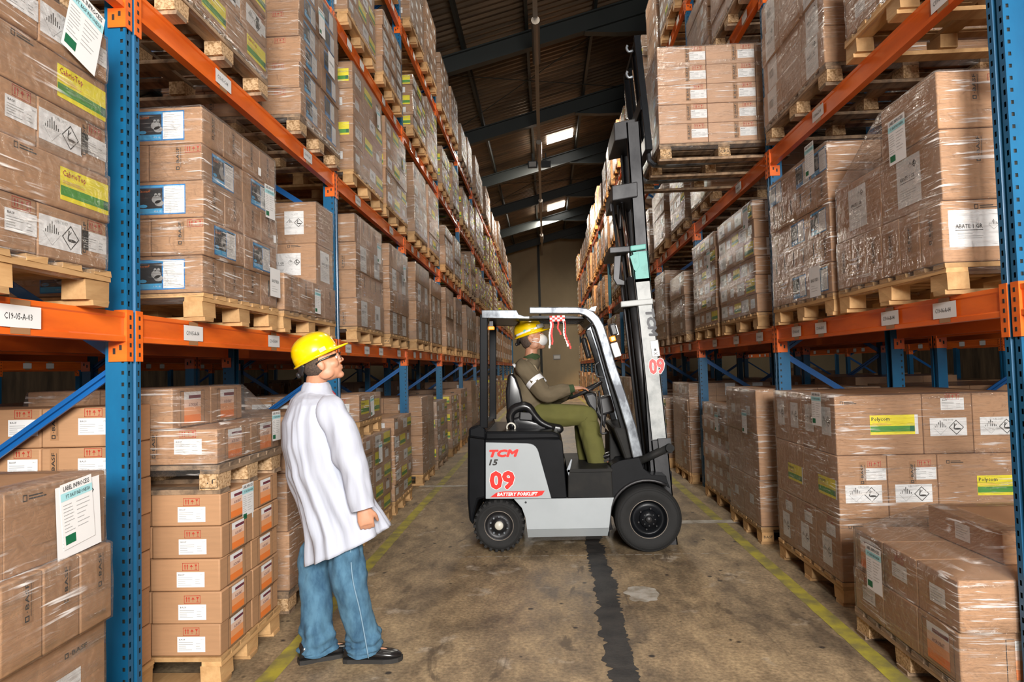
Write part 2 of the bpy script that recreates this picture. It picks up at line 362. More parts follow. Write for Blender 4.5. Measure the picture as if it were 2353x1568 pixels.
        n = 'printed_tape'; s.rect(-.02, -.07, .02, .07, 15); s.frame(-.011, -.062, .003, -.048, .004, 1, 1); s.text('\u00b7BASF', -.004, .008, .09, .016, 1, 1, R(90), .02); s.line((.012, -.05), (.012, .05), .0022, 1)
    elif k == 'basfh':
        n = 'printed_mark'; s.frame(-.056, -.011, -.042, .003, .004, 1, 0); s.text('\u00b7BASF', .01, -.004, .085, .016, 1, 0, 0, .02)
    elif k == 'print':
        n = 'printed_mark'; s.frame(-.06, -.01, -.045, .008, .003, 1, 0); s.lines(-.035, -.01, .06, .008, 2, 1, 0, 3, .004)
    elif k == 'recycle':
        n = 'printed_mark'; s.frame(-.03, -.035, .03, .035, .0025, 1, 0); s.frame(-.015, -.02, .015, .015, .004, 1, 0)
    elif k == 'plain':
        s.rect(-.06, -.04, .06, .04, 0); s.lines(-.05, -.03, .05, .03, 5, 14)
    elif k == 'small': s.rect(-.025, -.03, .025, .03, 0)
    return s.mesh(n, SM)
_st = {}
def sticker(k, parent, origin, u, n, scale=1.0, label=None):     # u: unit vector to the right, n: outward normal
    if k not in _st: _st[k] = mk_sticker(k)
    me = _st[k]; o = link(me.name, me, parent)
    v = n.cross(u); M = Matrix((u, v, n)).transposed().to_4x4()
    M.translation = Vector(origin); o.matrix_local = M @ Matrix.Scale(scale, 4); return o
# ---------------------------------------------------------------- the building
def floor_mat():
    M = mat('concrete_floor', (.27, .205, .13, 1), .5); nt = M.node_tree; N = nt.nodes; L = nt.links; b = N['Principled BSDF']
    tc = N.new('ShaderNodeTexCoord')
    def nz(sc_, det, dist=0, mp=None):
        n = N.new('ShaderNodeTexNoise'); n.inputs['Scale'].default_value = sc_; n.inputs['Detail'].default_value = det; n.inputs['Distortion'].default_value = dist
        n.inputs['Roughness'].default_value = .62
        if mp:
            m_ = N.new('ShaderNodeMapping'); m_.inputs['Scale'].default_value = mp; L.new(tc.outputs['Object'], m_.inputs[0]); L.new(m_.outputs[0], n.inputs['Vector'])
        else: L.new(tc.outputs['Object'], n.inputs['Vector'])
        return n
    def ramp(src, p0, c0, p1, c1):
        r = N.new('ShaderNodeValToRGB'); r.color_ramp.elements[0].position = p0; r.color_ramp.elements[0].color = c0
        r.color_ramp.elements[1].position = p1; r.color_ramp.elements[1].color = c1; L.new(src, r.inputs[0]); return r
    def mix(fac, a, b_, mode='MIX'):
        x = N.new('ShaderNodeMix'); x.data_type = 'RGBA'; x.blend_type = mode
        if isinstance(fac, float): x.inputs[0].default_value = fac
        else: L.new(fac, x.inputs[0])
        L.new(a, x.inputs[6])
        if isinstance(b_, tuple): x.inputs[7].default_value = b_
        else: L.new(b_, x.inputs[7])
        return x.outputs[2]
    n1 = nz(1.1, 8, .6, (1.4, .8, 1)); c = ramp(n1.outputs[0], .38, (.085, .062, .038, 1), .60, (.37, .275, .16, 1)).outputs[0]
    n2 = nz(7, 8, .2, (1, .5, 1)); c = mix(.55, c, ramp(n2.outputs[0], .38, (.13, .10, .07, 1), .66, (.43, .325, .195, 1)).outputs[0])
    n3 = nz(2.6, 3); s1 = ramp(n3.outputs[0], .62, (0, 0, 0, 1), .70, (1, 1, 1, 1)).outputs[0]
    c = mix(s1, c, (.42, .36, .28, 1))
    v = N.new('ShaderNodeTexVoronoi'); v.inputs['Scale'].default_value = 6.5; L.new(tc.outputs['Object'], v.inputs['Vector'])
    s2 = ramp(v.outputs['Distance'], .08, (1, 1, 1, 1), .14, (0, 0, 0, 1)).outputs[0]
    n5 = nz(1.7, 2); s3 = ramp(n5.outputs[0], .5, (0, 0, 0, 1), .52, (1, 1, 1, 1)).outputs[0]
    s2 = mix(1.0, s2, s3, 'MULTIPLY'); c = mix(s2, c, (.035, .028, .022, 1))
    n6 = nz(46, 6); c = mix(.7, c, ramp(n6.outputs[0], .35, (.62, .59, .55, 1), .65, (1.5, 1.45, 1.38, 1)).outputs[0], 'MULTIPLY')
    n7 = nz(3.1, 9, 1.5, (1, .35, 1)); c = mix(ramp(n7.outputs[0], .60, (0, 0, 0, 1), .66, (.8, .8, .8, 1)).outputs[0], c, (.09, .065, .042, 1))
    L.new(c, b.inputs['Base Color'])
    rr = N.new('ShaderNodeMapRange'); rr.inputs[3].default_value = .34; rr.inputs[4].default_value = .66; L.new(n2.outputs[0], rr.inputs[0]); L.new(rr.outputs[0], b.inputs['Roughness'])
    bp = N.new('ShaderNodeBump'); bp.inputs['Strength'].default_value = .12; bp.inputs['Distance'].default_value = .01; L.new(n2.outputs[0], bp.inputs['Height']); L.new(bp.outputs[0], b.inputs['Normal'])
    return M
MT['floor'] = floor_mat()
MT['yline'] = mat('worn_yellow_paint', (.42, .36, .04, 1), .5, nscale=(5, 5, 5), c2=(.22, .19, .06, 1), ramp=(.40, .60))
MT['wline'] = mat('worn_white_paint', (.50, .47, .41, 1), .5, nscale=(9, 9, 9), c2=(.26, .22, .16, 1), ramp=(.35, .6))
MT['tar'] = mat('tar_patch', (.014, .014, .015, 1), .62, nscale=(6, 6, 6), c2=(.055, .05, .045, 1), ramp=(.3, .7), bump=.3, bscale=8)
MT['wall'] = mat('beige_wall', (.48, .38, .24, 1), .8, nscale=(.4, .4, .25), namt=.22)
MT['roof'] = mat('roof_foil', (.20, .14, .09, 1), .42, metal=.4, nscale=(.5, 3, .5), c2=(.05, .04, .032, 1), ramp=(.3, .7), bump=.5, bscale=4)
MT['glow'] = mat('skylight_daylight_sheet', (1, .97, .92, 1), .5, emit=6)
MT['galv'] = mat('galvanised', (.22, .19, .16, 1), .45, metal=.5)
b = MB(); b.bb((-17, -9, -.1), (19, 42, 0)); struct(b.build('floor', 'floor'))
rnd = random.Random(7)
def strip(name, x0, x1, y0, y1, m_, h=.0012, jag=0, st=.05):
    b = MB(); n = int((y1 - y0) / st) if jag else 1; P = []
    for i in range(n + 1):
        y = y0 + (y1 - y0) * i / n; q = lambda s_: jag * (noise.noise(Vector((s_, y * 9, 0))) * .8 + noise.noise(Vector((s_ + 5, y * 30, 0))) * .5)
        P.append((x0 + q(1), x1 + q(7), y))
    for i in range(n):
        a, c = P[i], P[i + 1]; b.quad((a[0], a[2], h), (a[1], a[2], h), (c[1], c[2], h), (c[0], c[2], h))
    return struct(b.build(name, m_))
strip('trim_1', -1.48, -1.385, -2, 41, 'yline', jag=.006)
strip('trim_2', 1.575, 1.67, -2, 41, 'yline', jag=.006)
def tar():
    b = MB(); n = 520
    for i in range(n):
        q = []
        for k in (i, i + 1):
            y = 1.2 + k * .0125; cx = .325 + .05 * min(1, max(0, (y - 3.3) / 2)) + .02 * noise.noise(Vector((y, 3, 0)))
            hw = .072 + .02 * noise.noise(Vector((2, y * 2, 0)))
            q.append((cx - hw + .04 * noise.noise(Vector((1, y * 9, 0))) + .025 * noise.noise(Vector((1, y * 31, 0))) + .014 * noise.noise(Vector((6, y * 80, 0))), cx + hw + .05 * noise.noise(Vector((9.3, y * 5 + 40, 7))) + .028 * noise.noise(Vector((4, y * 33, 0))) + .014 * noise.noise(Vector((3, y * 85, 0))), y))
        a, c = q; b.quad((a[0], a[2], .0016), (a[1], a[2], .0016), (c[1], c[2], .0016), (c[0], c[2], .0016))
    struct(b.build('trim_3', 'tar'))
    b = MB(); P = [(.60 + .11 * math.cos(a) * (1 + .4 * noise.noise(Vector((math.cos(a) * 2, math.sin(a) * 2, 1)))), 4.62 + .16 * math.sin(a) * (1 + .4 * noise.noise(Vector((math.cos(a) * 2, math.sin(a) * 2, 5)))), .001) for a in [k * .157 for k in range(40)]]
    b.add(P, [tuple(range(40))]); struct(b.build('trim_4', 'wline'))
tar()
def xstrip(name, x0, x1, y0, y1, m_):
    b = MB(); b.quad((x0, y0, .0014), (x1, y0, .0014), (x1, y1, .0014), (x0, y1, .0014)); struct(b.build(name, m_))
xstrip('trim_5', 1.0, 1.83, 6.62, 6.75, 'wline'); xstrip('trim_6', -1.7, .2, 8.9, 9.03, 'wline')
b = MB()
for k in range(30):
    x = -.75 + k * .075
    if rnd.random() < .75: b.quad((x, 5.565 + .006 * rnd.random(), .001), (x + .06, 5.565, .001), (x + .06, 5.575, .001), (x, 5.58, .001))
struct(b.build('trim_7', 'wline'))
# end wall, side walls
RX, RZ, SL = 4.2, 10.563, .262
def rz(x): return RZ - SL * abs(x - RX)
b = MB(); b.prism([(-17, 0), (19, 0), (19, rz(19)), (RX, RZ), (-17, rz(-17))], 42, 42.2); struct(b.build('wall_back', 'wall'))
b = MB(); b.bb((-17.2, -9, 0), (-17, 42, rz(-17))); struct(b.build('wall_left', 'roof'))
b = MB(); b.bb((19, -9, 0), (19.2, 42, rz(19))); struct(b.build('wall_right', 'roof'))
b = MB(); b.bb((-.3, 41.86, 0), (-.16, 42, rz(-.3) - .1)); struct(b.build('trim_8', 'steel'))
b = MB(); b.bb((.15, 41.93, 0), (2.05, 42, 4.1)); b.bb((.0, 41.9, 4.1), (2.2, 42, 4.22)); b.bb((.02, 41.9, 0), (.15, 42, 4.1)); b.bb((2.05, 41.9, 0), (2.18, 42, 4.1)); struct(b.build('door_1', 'wall'))
b = MB(); b.bb((.5, 41.9, 2.0), (.95, 41.93, 2.3), 0); b.bb((.55, 41.88, 2.05), (.9, 41.9, 2.25), 1); tag(b.build('wall_sign', ['grey', 'white']), 'small framed notice on the beige end wall door', 'sign')
# corrugated roof: two slopes with rafters and purlins as parts of the ceiling
def slope(x0, x1):
    b = MB(); n = 232; pr = []
    for i in range(n):
        y = -9 + i * .22
        for dy, dz in ((0, 0), (.06, .04), (.12, .04), (.18, 0)): pr.append((y + dy, dz))
    vs = [(x, y, rz(x) + dz) for x in (x0, x1) for y, dz in pr]; q = len(pr)
    b.add(vs, [(i, i + 1, q + i + 1, q + i) for i in range(q - 1)]); return b
ceil = struct(slope(-17, RX).build('ceiling', 'roof')); slope(RX, 19).build('roof_sheet', 'roof', ceil)
def slab(b, x0, x1, y0, y1, top, dep, mi=0):
    b.prism([(x0, rz(x0) - top), (x1, rz(x1) - top), (x1, rz(x1) - top - dep), (x0, rz(x0) - top - dep)], y0, y1, mi)
for k, y in enumerate([.5, 5.4, 10.3, 15.2, 20.1, 25.0, 29.9, 34.8, 39.7]):
    b = MB()
    for x0, x1 in ((-17, RX), (RX, 19)):
        slab(b, x0, x1, y - .09, y + .09, .27, .035); slab(b, x0, x1, y - .02, y + .02, .3, .38); slab(b, x0, x1, y - .1, y + .1, .66, .035)
    b.prism([(1.1, rz(1.1) - .68), (RX, rz(RX) - .68), (7.3, rz(7.3) - .68), (6.6, rz(7.3) - .74), (1.8, rz(1.1) - .74)], y - .02, y + .02); b.prism([(1.1, rz(1.1) - .69), (1.8, rz(1.1) - .74), (6.6, rz(7.3) - .74), (7.3, rz(7.3) - .69), (7.3, rz(7.3) - .72), (6.6, rz(7.3) - .77), (1.8, rz(1.1) - .77), (1.1, rz(1.1) - .72)], y - .1, y + .1)
    b.build('rafter', 'steel', ceil)
for x in [-14, -12.4, -10.8, -9.2, -7.6, -6.1, -4.6, -3.1, -1.65, -.2, 1.35, 2.8, 4.3, 5.9, 7.5, 9.1, 10.7, 12.3, 13.9, 15.5, 17.1]:
    b = MB(); b.bb((x - .035, -9, rz(x) - .27), (x + .035, 42, rz(x) - .02)); b.build('purlin', 'steel', ceil)
def rod(y0, y1, xa, xb):
    for a, c in ((xa, xb), (xb, xa)):
        b = MB(); n = 8; P = []
        for i in range(n + 1):
            t = i / n; x = a + (c - a) * t; P.append((x, y0 + (y1 - y0) * t, rz(x) - .33))
        b.tube(P, .012, 5); b.build('bracing_rod', 'steel', ceil)
for y in (15.3, 25.1): rod(y, y + 4.7, -2.9, 2.4); rod(y, y + 4.7, -8.2, -2.9)
for x0, y0, y1 in ((.28, 23.35, 24.15), (.34, 33.6, 34.7)):
    b = MB(); slab(b, x0, 1.0, y0, y1, .03, .02); slab(b, 1.0, 1.2, y0, y1, .03, .02); b.build('skylight_panel', 'glow', ceil)
# lighting trunking hung along the aisle
t = tag(empty('lighting_trunking', (0, 20, 8.3)), 'long grey lighting trunking hung under the roof above the aisle', 'light')
b = MB(); b.bb((-.045, -19, -.04), (.045, 20.5, .04)); b.build('rail', 'galv', t)
for y in (-6.2, .9, 8.0, 15.1):
    b = MB(); b.tube([(0, y - .9, -.09), (0, y + .9, -.09)], .085, 12); b.build('lamp_housing', 'galv', t)
for y in (-4.8, .1, 5, 9.9, 14.8, 19.7):
    b = MB(); b.bb((-.01, y - .01, .03), (.01, y + .01, .62)); b.build('hanger', 'steel', t)
for x, lit in ((-.22, 1), (.2, 0)):
    f = empty('floodlight', (x, 21.3, 7.93))
    tag(f, 'small black floodlight %s the trunking, %s' % (('left of', 'pale glass towards the camera') if lit else ('right of', 'seen from behind')), 'light')
    b = MB(); b.bb((-.15, -.03, -.11), (.15, .05, .11)); b.build('housing', 'sblack', f, bevel=.01)
    b = MB(); b.bb((-.11, -.045, -.08), (.11, -.031, .08)) if lit else b.bb((-.11, .051, -.08), (.11, .06, .08)); b.build('glass', 'grey' if lit else 'sblack', f)
    b = MB(); b.bb((-.02, 0, .1), (.02, .02, .35)); b.build('bracket', 'steel', f)

# ---------------------------------------------------------------- pallet racks
LEV = [1.80, 3.26, 4.72, 6.18]
def post_mesh(h, fine, wide=.10, dep=.075):
    b = MB(); w2 = wide / 2
    if not fine:
        b.bb((-dep, -w2, 0), (-.012, w2, h)); b.bb((-.012, -w2, 0), (0, -.016, h)); b.bb((-.012, .016, 0), (0, w2, h))
        return b.mesh('upright', ['blue'])
    cols = [(-w2, -w2 + .010), (-w2 + .010, -w2 + .022), (-w2 + .022, -.014)]
    n = int(h / .05)
    for sg in (-1, 1):
        for ci, (a, c) in enumerate(cols):
            y0, y1 = sorted((a * sg, c * sg))
            if ci != 1: b.quad((0, y0, 0), (0, y1, 0), (0, y1, h), (0, y0, h))
            else:
                for k in range(n):
                    z = k * .05; b.quad((0, y0, z), (0, y1, z), (0, y1, z + .028), (0, y0, z + .028))
        y0 = .014 * sg
        b.quad((0, y0, 0), (-.014, y0 * .7, 0), (-.014, y0 * .7, h), (0, y0, h))
        b.quad((-.02, 0, 0), (-.02, w2 * .98 * sg, 0), (-.02, w2 * .98 * sg, h), (-.02, 0, h), 1)  # dark backing behind the holes, standing in for shade inside the post
        ys = w2 * sg                                  # side flange with its own slots
        b.quad((0, ys, 0), (-.012, ys, 0), (-.012, ys, h), (0, ys, h)); b.quad((-.024, ys, 0), (-dep, ys, 0), (-dep, ys, h), (-.024, ys, h))
        for k in range(n):
            z = k * .05; b.quad((-.012, ys, z), (-.024, ys, z), (-.024, ys, z + .034), (-.012, ys, z + .034))
        b.bb((-dep - .02, ys - sg * .012, 0), (-dep, ys, h))
        b.quad((-.03, ys * .92, 0), (-.03, ys * .92, h), (-.004, ys * .92, h), (-.004, ys * .92, 0), 1)
    b.quad((-.014, -.0098, 0), (-.014, .0098, 0), (-.014, .0098, h), (-.014, -.0098, h))
    return b.mesh('upright', ['blue', 'steel'])
def beam_mesh(L_):
    b = MB(); h = .125
    P = [(0, 0), (0, -.018), (-.006, -.024), (-.006, -.098), (.002, -.104), (.002, -h), (-.045, -h), (-.045, -.012), (-.02, -.012), (-.02, 0)]
    vs = [(p[0], -L_ / 2, p[1]) for p in P] + [(p[0], L_ / 2, p[1]) for p in P]; n = len(P)
    b.add(vs, [tuple(range(n - 1, -1, -1)), tuple(range(n, 2 * n))] + [(i, (i + 1) % n, (i + 1) % n + n, i + n) for i in range(n)])
    return b.mesh('beam', ['orange'])
def conn_mesh(sg):                                     # sg: +1 sits on the +Y side of its post
    b = MB(); y0, y1 = sorted((sg * .012, sg * .054)); zs = [.012, -.21]
    b.bb((.001, y0, -.21), (.006, y1, .012)); ye = sg * .054
    b.bb((-.075, min(ye, ye + sg * .005), -.21), (.006, max(ye, ye + sg * .005), -.125)); b.bb((-.05, min(ye, ye + sg * .005), -.125), (.006, max(ye, ye + sg * .005), .012))
    ym = (y0 + y1) / 2
    for k in range(5):
        z = -.02 - k * .04; b.bb((.006, ym - .006, z - .009), (.0072, ym + .006, z + .009), 1)
    ya = ye + sg * .0056
    for x, z, hh in ((-.05, -.165, .026), (-.022, -.15, .022)): b.quad((x - .006, ya, z - hh / 2), (x + .006, ya, z - hh / 2), (x + .006, ya, z + hh / 2), (x - .006, ya, z + hh / 2), 1)
    return b.mesh('beam_connector', ['orange', 'ink'])
def loc_label(t_, wide):
    s = ST(); s.rect(-wide / 2, -.038, wide / 2, .038, 0); s.rect(-.045, -.06, .045, .058, I['tape'], -1)
    if t_: s.text(t_, -.01, 0, wide * .66, .022, 1)
    return s.mesh('location_label', SM)
BR = {}
def brace_mesh(dx, dz):
    b = MB(); L_ = math.hypot(dx, dz); a = math.atan2(dz, dx); Rm = Matrix.Rotation(-a, 3, 'Y')
    b.box((-dx / 2, 0, dz / 2), (L_, .012, .045), 0, Matrix.Rotation(a, 3, 'Y')); 
    b.box((-dx / 2, .012, dz / 2), (L_, .025, .006), 0, Matrix.Rotation(a, 3, 'Y'))
    return b.mesh('frame_brace', ['brace'])
C_P, C_N = conn_mesh(1), conn_mesh(-1)
POSTF = post_mesh(7.1, True); POSTC = post_mesh(7.1, False); POSTS = post_mesh(4.95, False)
BR[1] = brace_mesh(.93, .62); BR[-1] = brace_mesh(.93, .02)
def rack(xf, nrm, y0, bay, nb, label, levels=LEV, near=0, depth=1.0, codes=None, labels=True, short=False):
    root = tag(empty('pallet_rack', (xf, 0, 0), 0 if nrm > 0 else math.pi), label, 'rack')
    B = beam_mesh(bay - .108); LB = loc_label(None, .16)
    H = 4.95 if short else 7.1
    for k in range(nb + 1):
        y = (y0 + k * bay) * nrm; fine = k < near
        link('upright', POSTF if fine else (POSTS if short else POSTC), root, (0, y, 0))
        o = link('upright', POSTF if fine else (POSTS if short else POSTC), root, (-depth, y, 0)); o.rotation_euler = (0, 0, math.pi)
        z = .35; d = 1
        while z + .62 < H - .1:
            o = link('frame_brace', BR[1], root, (-.035 if d > 0 else -.035 - .93, y, z))
            if d < 0: o.rotation_euler = (0, 0, math.pi)
            z += .62; d = -d
            if not fine and z > 4.4 and k > 5: break
        if k == nb: break
        ym = (y0 + (k + .5) * bay) * nrm
        for li, lz in enumerate(levels):
            bm = link('beam', B, root, (0, ym, lz)); o = link('beam', B, root, (-depth, ym, lz)); o.rotation_euler = (0, 0, math.pi)
            if k < 7:
                for sg, me in ((-1, C_P), (1, C_N)):
                    link('beam_connector', me, bm, (0, sg * bay / 2, 0))
                    if k < 4 and li == 0: link('beam_connector', C_P if sg > 0 else C_N, o, (0, -sg * bay / 2 * -1 if 0 else (-sg) * bay / 2, 0))
            if labels and k < 9:
                cs = codes(k, li) if codes else []
                if cs:
                    for (u, t_) in cs: _lab(bm, loc_label(t_, .19), u * nrm * bay, nrm)
                else:
                    for u in (-.33, -.18, .14, .34): _lab(bm, LB, u * bay, nrm)
    return root
def _lab(bm, me, y, nrm):
    o = link('location_label', me, bm); M = Matrix(((0, 0, 1), (1, 0, 0), (0, 1, 0))).to_4x4(); M.translation = (.003, y, -.062); o.matrix_local = M
LY0, LB_, RY0, RB_ = 2.893 - 2.95, 2.95, 2.876 - 2.862, 2.862
def codes_left(k, li):
    if k > 2 or li > 1: return None
    if li == 0: return {0: [(.28, 'C19-05-A-03'), (-.2, 'C19-05-B-03')], 1: [(-.33, 'C19-05-A-04'), (.02, 'C19-05-B-04'), (.3, 'C19-05-B-05')], 2: [(-.4, 'C19-05-A-05'), (-.18, 'C19-05-B-05'), (.02, 'C19-05-B-06'), (.33, 'C19-05-A-06')]}[k]
    return {0: None, 1: [(-.21, 'C19-05-C-04'), (.26, 'C19-05-C-05')], 2: [(-.26, 'C19-05-C-05'), (.23, 'C19-05-C-06')]}[k]
def codes_right(k, li):
    if k > 2 or li > 1: return None
    if li == 0: return {0: None, 1: [(-.34, 'C19-06-A-04'), (-.16, 'C19-06-B-04'), (.17, 'C19-06-B-03'), (.33, 'C19-06-A-03')], 2: [(-.36, 'C19-06-A-02'), (-.1, 'C19-06-B-02'), (.2, 'C19-06-A-01')]}[k]
    return {0: None, 1: [(-.38, 'C19-06-C-04'), (.13, 'C19-06-C-03')], 2: [(-.2, 'C19-06-C-02'), (.3, 'C19-06-C-01')]}[k]
rack(-1.79, 1, LY0, LB_, 13, 'blue and orange pallet rack along the left side of the aisle', near=5, codes=codes_left)
rack(1.905, -1, RY0, RB_, 13, 'blue and orange pallet rack along the right side of the aisle behind the forklift', near=5, codes=codes_right)
LOW = [1.80, 3.26]
rack(-4.05, -1, LY0, LB_, 8, 'second rack row, directly behind the left aisle rack', LOW, short=True)
rack(-7.3, 1, LY0, LB_, 9, 'distant rack row across the next aisle on the left', LOW, short=True)
rack(4.17, 1, RY0, RB_, 8, 'second rack row, directly behind the right aisle rack', LOW, short=True)
rack(7.4, -1, RY0, RB_, 9, 'distant rack row across the next aisle on the right', LOW, short=True)
# ---------------------------------------------------------------- pallets, cartons and film
rnd = random.Random(11)
def board(lx, ly, lz, seed, mk='wood'):
    r_ = random.Random(seed); b = MB(); b.box((0, 0, 0), (lx, ly, lz))
    b.v = [(v[0] + r_.uniform(-.003, .003), v[1] + r_.uniform(-.003, .003), v[2] + r_.uniform(-.0015, .0015)) for v in b.v]
    return b
def pallet_geo(LX, LY):
    P = []                                      # name, centre, size ; local x across, y along, z from 0 to .144
    n = 7
    for k in range(n): P.append(('deck_board', (0, -LY / 2 + .05 + k * (LY - .1) / (n - 1), .133), (LX, .098, .022)))
    for x in (-1, 0, 1): P.append(('stringer_board', (x * (LX / 2 - .05), 0, .111), (.098, LY, .022)))
    for x in (-1, 0, 1):
        for y in (-1, 0, 1): P.append(('block', (x * (LX / 2 - .055), y * (LY / 2 - .07), .061), (.098, .135, .078)))
    for y in (-1, 0, 1): P.append(('bottom_board', (0, y * (LY / 2 - .06), .011), (LX, .098, .022)))
    return P
_pm = {}
def pallet(x, y, z, LX, LY, label, detail, wood='wood', rot=False, group=None, dark=False):
    if rot: LX, LY = LY, LX
    key = (round(LX, 2), round(LY, 2), wood)
    if not detail:
        if key not in _pm:
            b = MB()
            for nme, c, d in pallet_geo(LX, LY): b.box(c, d)
            _pm[key] = b.mesh('pallet', [wood])
        o = link('pallet', _pm[key]); o.location = (x, y, z)
    else:
        o = empty('pallet', (x, y, z))
        for nme, c, d in pallet_geo(LX, LY):
            mk = 'chip' if (nme == 'block' and wood == 'wood2') else wood
            kk = (nme, tuple(round(q, 3) for q in d), mk, rnd.randrange(2))
            if kk not in _pm: _pm[kk] = board(d[0], d[1], d[2], rnd.random()).mesh(nme, [mk])
            link(nme, _pm[kk], o, c)
    o.rotation_euler = (0, 0, (R(90) if rot else 0) + (rnd.uniform(-.004, .004)))
    if detail and not rot:
        for key_, (t_, xs) in STAMPS.items():
            if key_ in label:
                for x_ in xs: 
                    q = ST(); q.text(t_, 0, .002, .07, .022, 0, 1)
                    if t_ != 'BASF': q.frame(-.043, -.03, .043, .03, .003, 0, 1)
                    e_ = link('stamp', q.mesh('stamp', ['ink']), o); M = Matrix(((1, 0, 0), (0, 0, -1), (0, 1, 0))).to_4x4(); M.translation = (x_ * (LX / 2 - .055), -LY / 2 + .0025 - .0005, .061); e_.matrix_local = M
    tag(o, label, 'pallet', group); return o
STAMPS = {'raised load': ('CP3', (-1, 0)), 'orange-labelled top load': ('HT', (1,)), 'overhanging pallet': ('BASF', (-1,)), 'past the second left post': ('CP3', (1,))}
BOX = []; _cm = {}
def carton_mesh(w_, d, h, mk):
    k = (round(w_, 3), round(d, 3), round(h, 3), mk)
    if k not in _cm:
        bm = bmesh.new(); bmesh.ops.create_cube(bm, size=1)
        bmesh.ops.scale(bm, vec=(w_, d, h), verts=bm.verts)
        bmesh.ops.bevel(bm, geom=bm.edges[:] + bm.verts[:], offset=.007, segments=2, affect='EDGES', profile=.5)
        for f in bm.faces: f.smooth = f.calc_area() < .004
        me = bpy.data.meshes.new('carton'); bm.to_mesh(me); bm.free(); me.materials.append(MT[mk])
        _cm[k] = me
    return _cm[k]
KEY = {'S': 'ship', 'M': 'marks', 'H': 'hazard', 'C': 'cabrio', 'P': 'polycom', 'T': 'storm', 'O': 'acrobat', 'W': 'abate', 'V': 'abate_tall', 'G': 'ghs',
       'B': 'basfv', 'b': 'basfh', 'n': 'print', 'L': 'plain', 'D': 'bdi', 'I': 'inprocess', 'R': 'recycle', 's': 'small'}
SIZE = {'S': (.14, .075), 'M': (.08, .036), 'H': (.22, .11), 'C': (.27, .12), 'P': (.29, .12), 'T': (.25, .155), 'O': (.24, .18), 'W': (.28, .17), 'V': (.22, .24), 'G': (.15, .18),
        'B': (.04, .14), 'b': (.12, .022), 'n': (.12, .02), 'L': (.12, .08), 'D': (.18, .2), 'I': (.165, .23), 'R': (.06, .07), 's': (.05, .06)}
VPOS = {'M': .34, 'b': .36, 'n': .38, 'B': .22, 'S': .02}
WORD = {'S': 'small white label', 'H': 'hazard label', 'C': 'yellow-green label', 'P': 'yellow-green label', 'T': 'blue-black label', 'O': 'orange label', 'W': 'white label', 'V': 'white label', 'G': 'white hazard label', 'D': 'white label', 'L': 'white label'}
def parse(s_, w_, h):
    out = []
    for t in (s_ or '').split():
        k = t[0]
        if k == 'N': continue
        rest = t[1:].split(',')
        u = float(rest[0]) if rest[0] else 0.0; v = float(rest[1]) if len(rest) > 1 else VPOS.get(k, 0) * h
        sw, sh = SIZE[k]; q = min(1.0, .94 * w_ / sw, .94 * h / sh)
        u = max(-w_ / 2 + sw * q / 2 + .003, min(w_ / 2 - sw * q / 2 - .003, u)); v = max(-h / 2 + sh * q / 2, min(h / 2 - sh * q / 2 - .004, v))
        out.append((k, u, v, q))
        if k == 'S' and h > .14: out.append(('M', min(u, w_ / 2 - .045), min(v + .062, h / 2 - .02), min(1, q)))
    return out
ORD = ['nearest', 'second', 'third', 'fourth', 'fifth', 'sixth', 'seventh', 'eighth']
ROWN = ['bottom', 'second', 'third', 'fourth', 'fifth', 'sixth', 'seventh', 'eighth']
def cuts(n):
    if isinstance(n, (list, tuple)): s_ = sum(n); return [q / s_ for q in n]
    return [1 / n] * n
ALLF = []
def load(desc, nrm, xf, y0, LY, z0, layers, LX=1.05, wood='wood', pal=True, film=True, rot=False, extras=(), mk='card', detail=None, cap=None):
    """nrm +1: aisle face looks to +X (left rack); -1: right rack. layers from the bottom up: dict(h,nx,ny,E,A,a,e,w,l)"""
    z = z0; d = max(y0, .1)
    near = y0 < 9.2 if detail is None else detail
    if pal:
        cx = xf - nrm * LX / 2
        pallet(cx, y0 + LY / 2, z0, LX, LY, 'wooden pallet under ' + desc, near, wood, rot, group=None if near else 'pallets in the far bays')
        z += .146
    bounds = []; nl = len(layers)
    for li, L in enumerate(layers):
        h = L['h']; ax = L.get('a', 0) + rnd.uniform(-.006, .006); ey = L.get('e', 0) + rnd.uniform(-.006, .006)
        W_ = L.get('w', LX - .02); Ln = L.get('l', LY - .02 - L.get('e', 0))
        fx, fy = cuts(L['nx']), cuts(L['ny']); A, Ef = L.get('A', []), L.get('E', [])
        if isinstance(A, str): A = [A]
        if isinstance(Ef, str): Ef = [Ef]
        px = 0
        for i, qx in enumerate(fx):
            py = 0
            for j, qy in enumerate(fy):
                if i == 0 or j == 0 or (li == nl - 1 and z + h < 1.6):
                    w_, dd = qx * W_ - .003, qy * Ln - .003
                    c = (xf - nrm * (ax + px + qx * W_ / 2), y0 + ey + py + qy * Ln / 2, z + h / 2)
                    fa = parse(A[j % len(A)], dd, h) if (i == 0 and A) else []
                    fe = parse(Ef[i % len(Ef)], w_, h) if (j == 0 and Ef) else []
                    BOX.append(dict(c=c, s=(w_, dd, h - .002), fa=fa, fe=fe, nrm=nrm, desc=desc, row=li, nl=nl, i=i, j=j, mk=mk))
                py += qy * Ln
            px += qx * W_
        x0, x1 = sorted((xf - nrm * ax, xf - nrm * (ax + W_)))
        if not L.get('t'): bounds.append((z + .004, x0, x1, y0 + ey, y0 + ey + Ln))
        bounds.append((z + h, x0, x1, y0 + ey, y0 + ey + Ln)); z += h
    if film: ALLF.append((desc, bounds, extras, nrm, y0))
    elif extras:
        ALLF.append((desc, None, extras, nrm, y0))
    return z
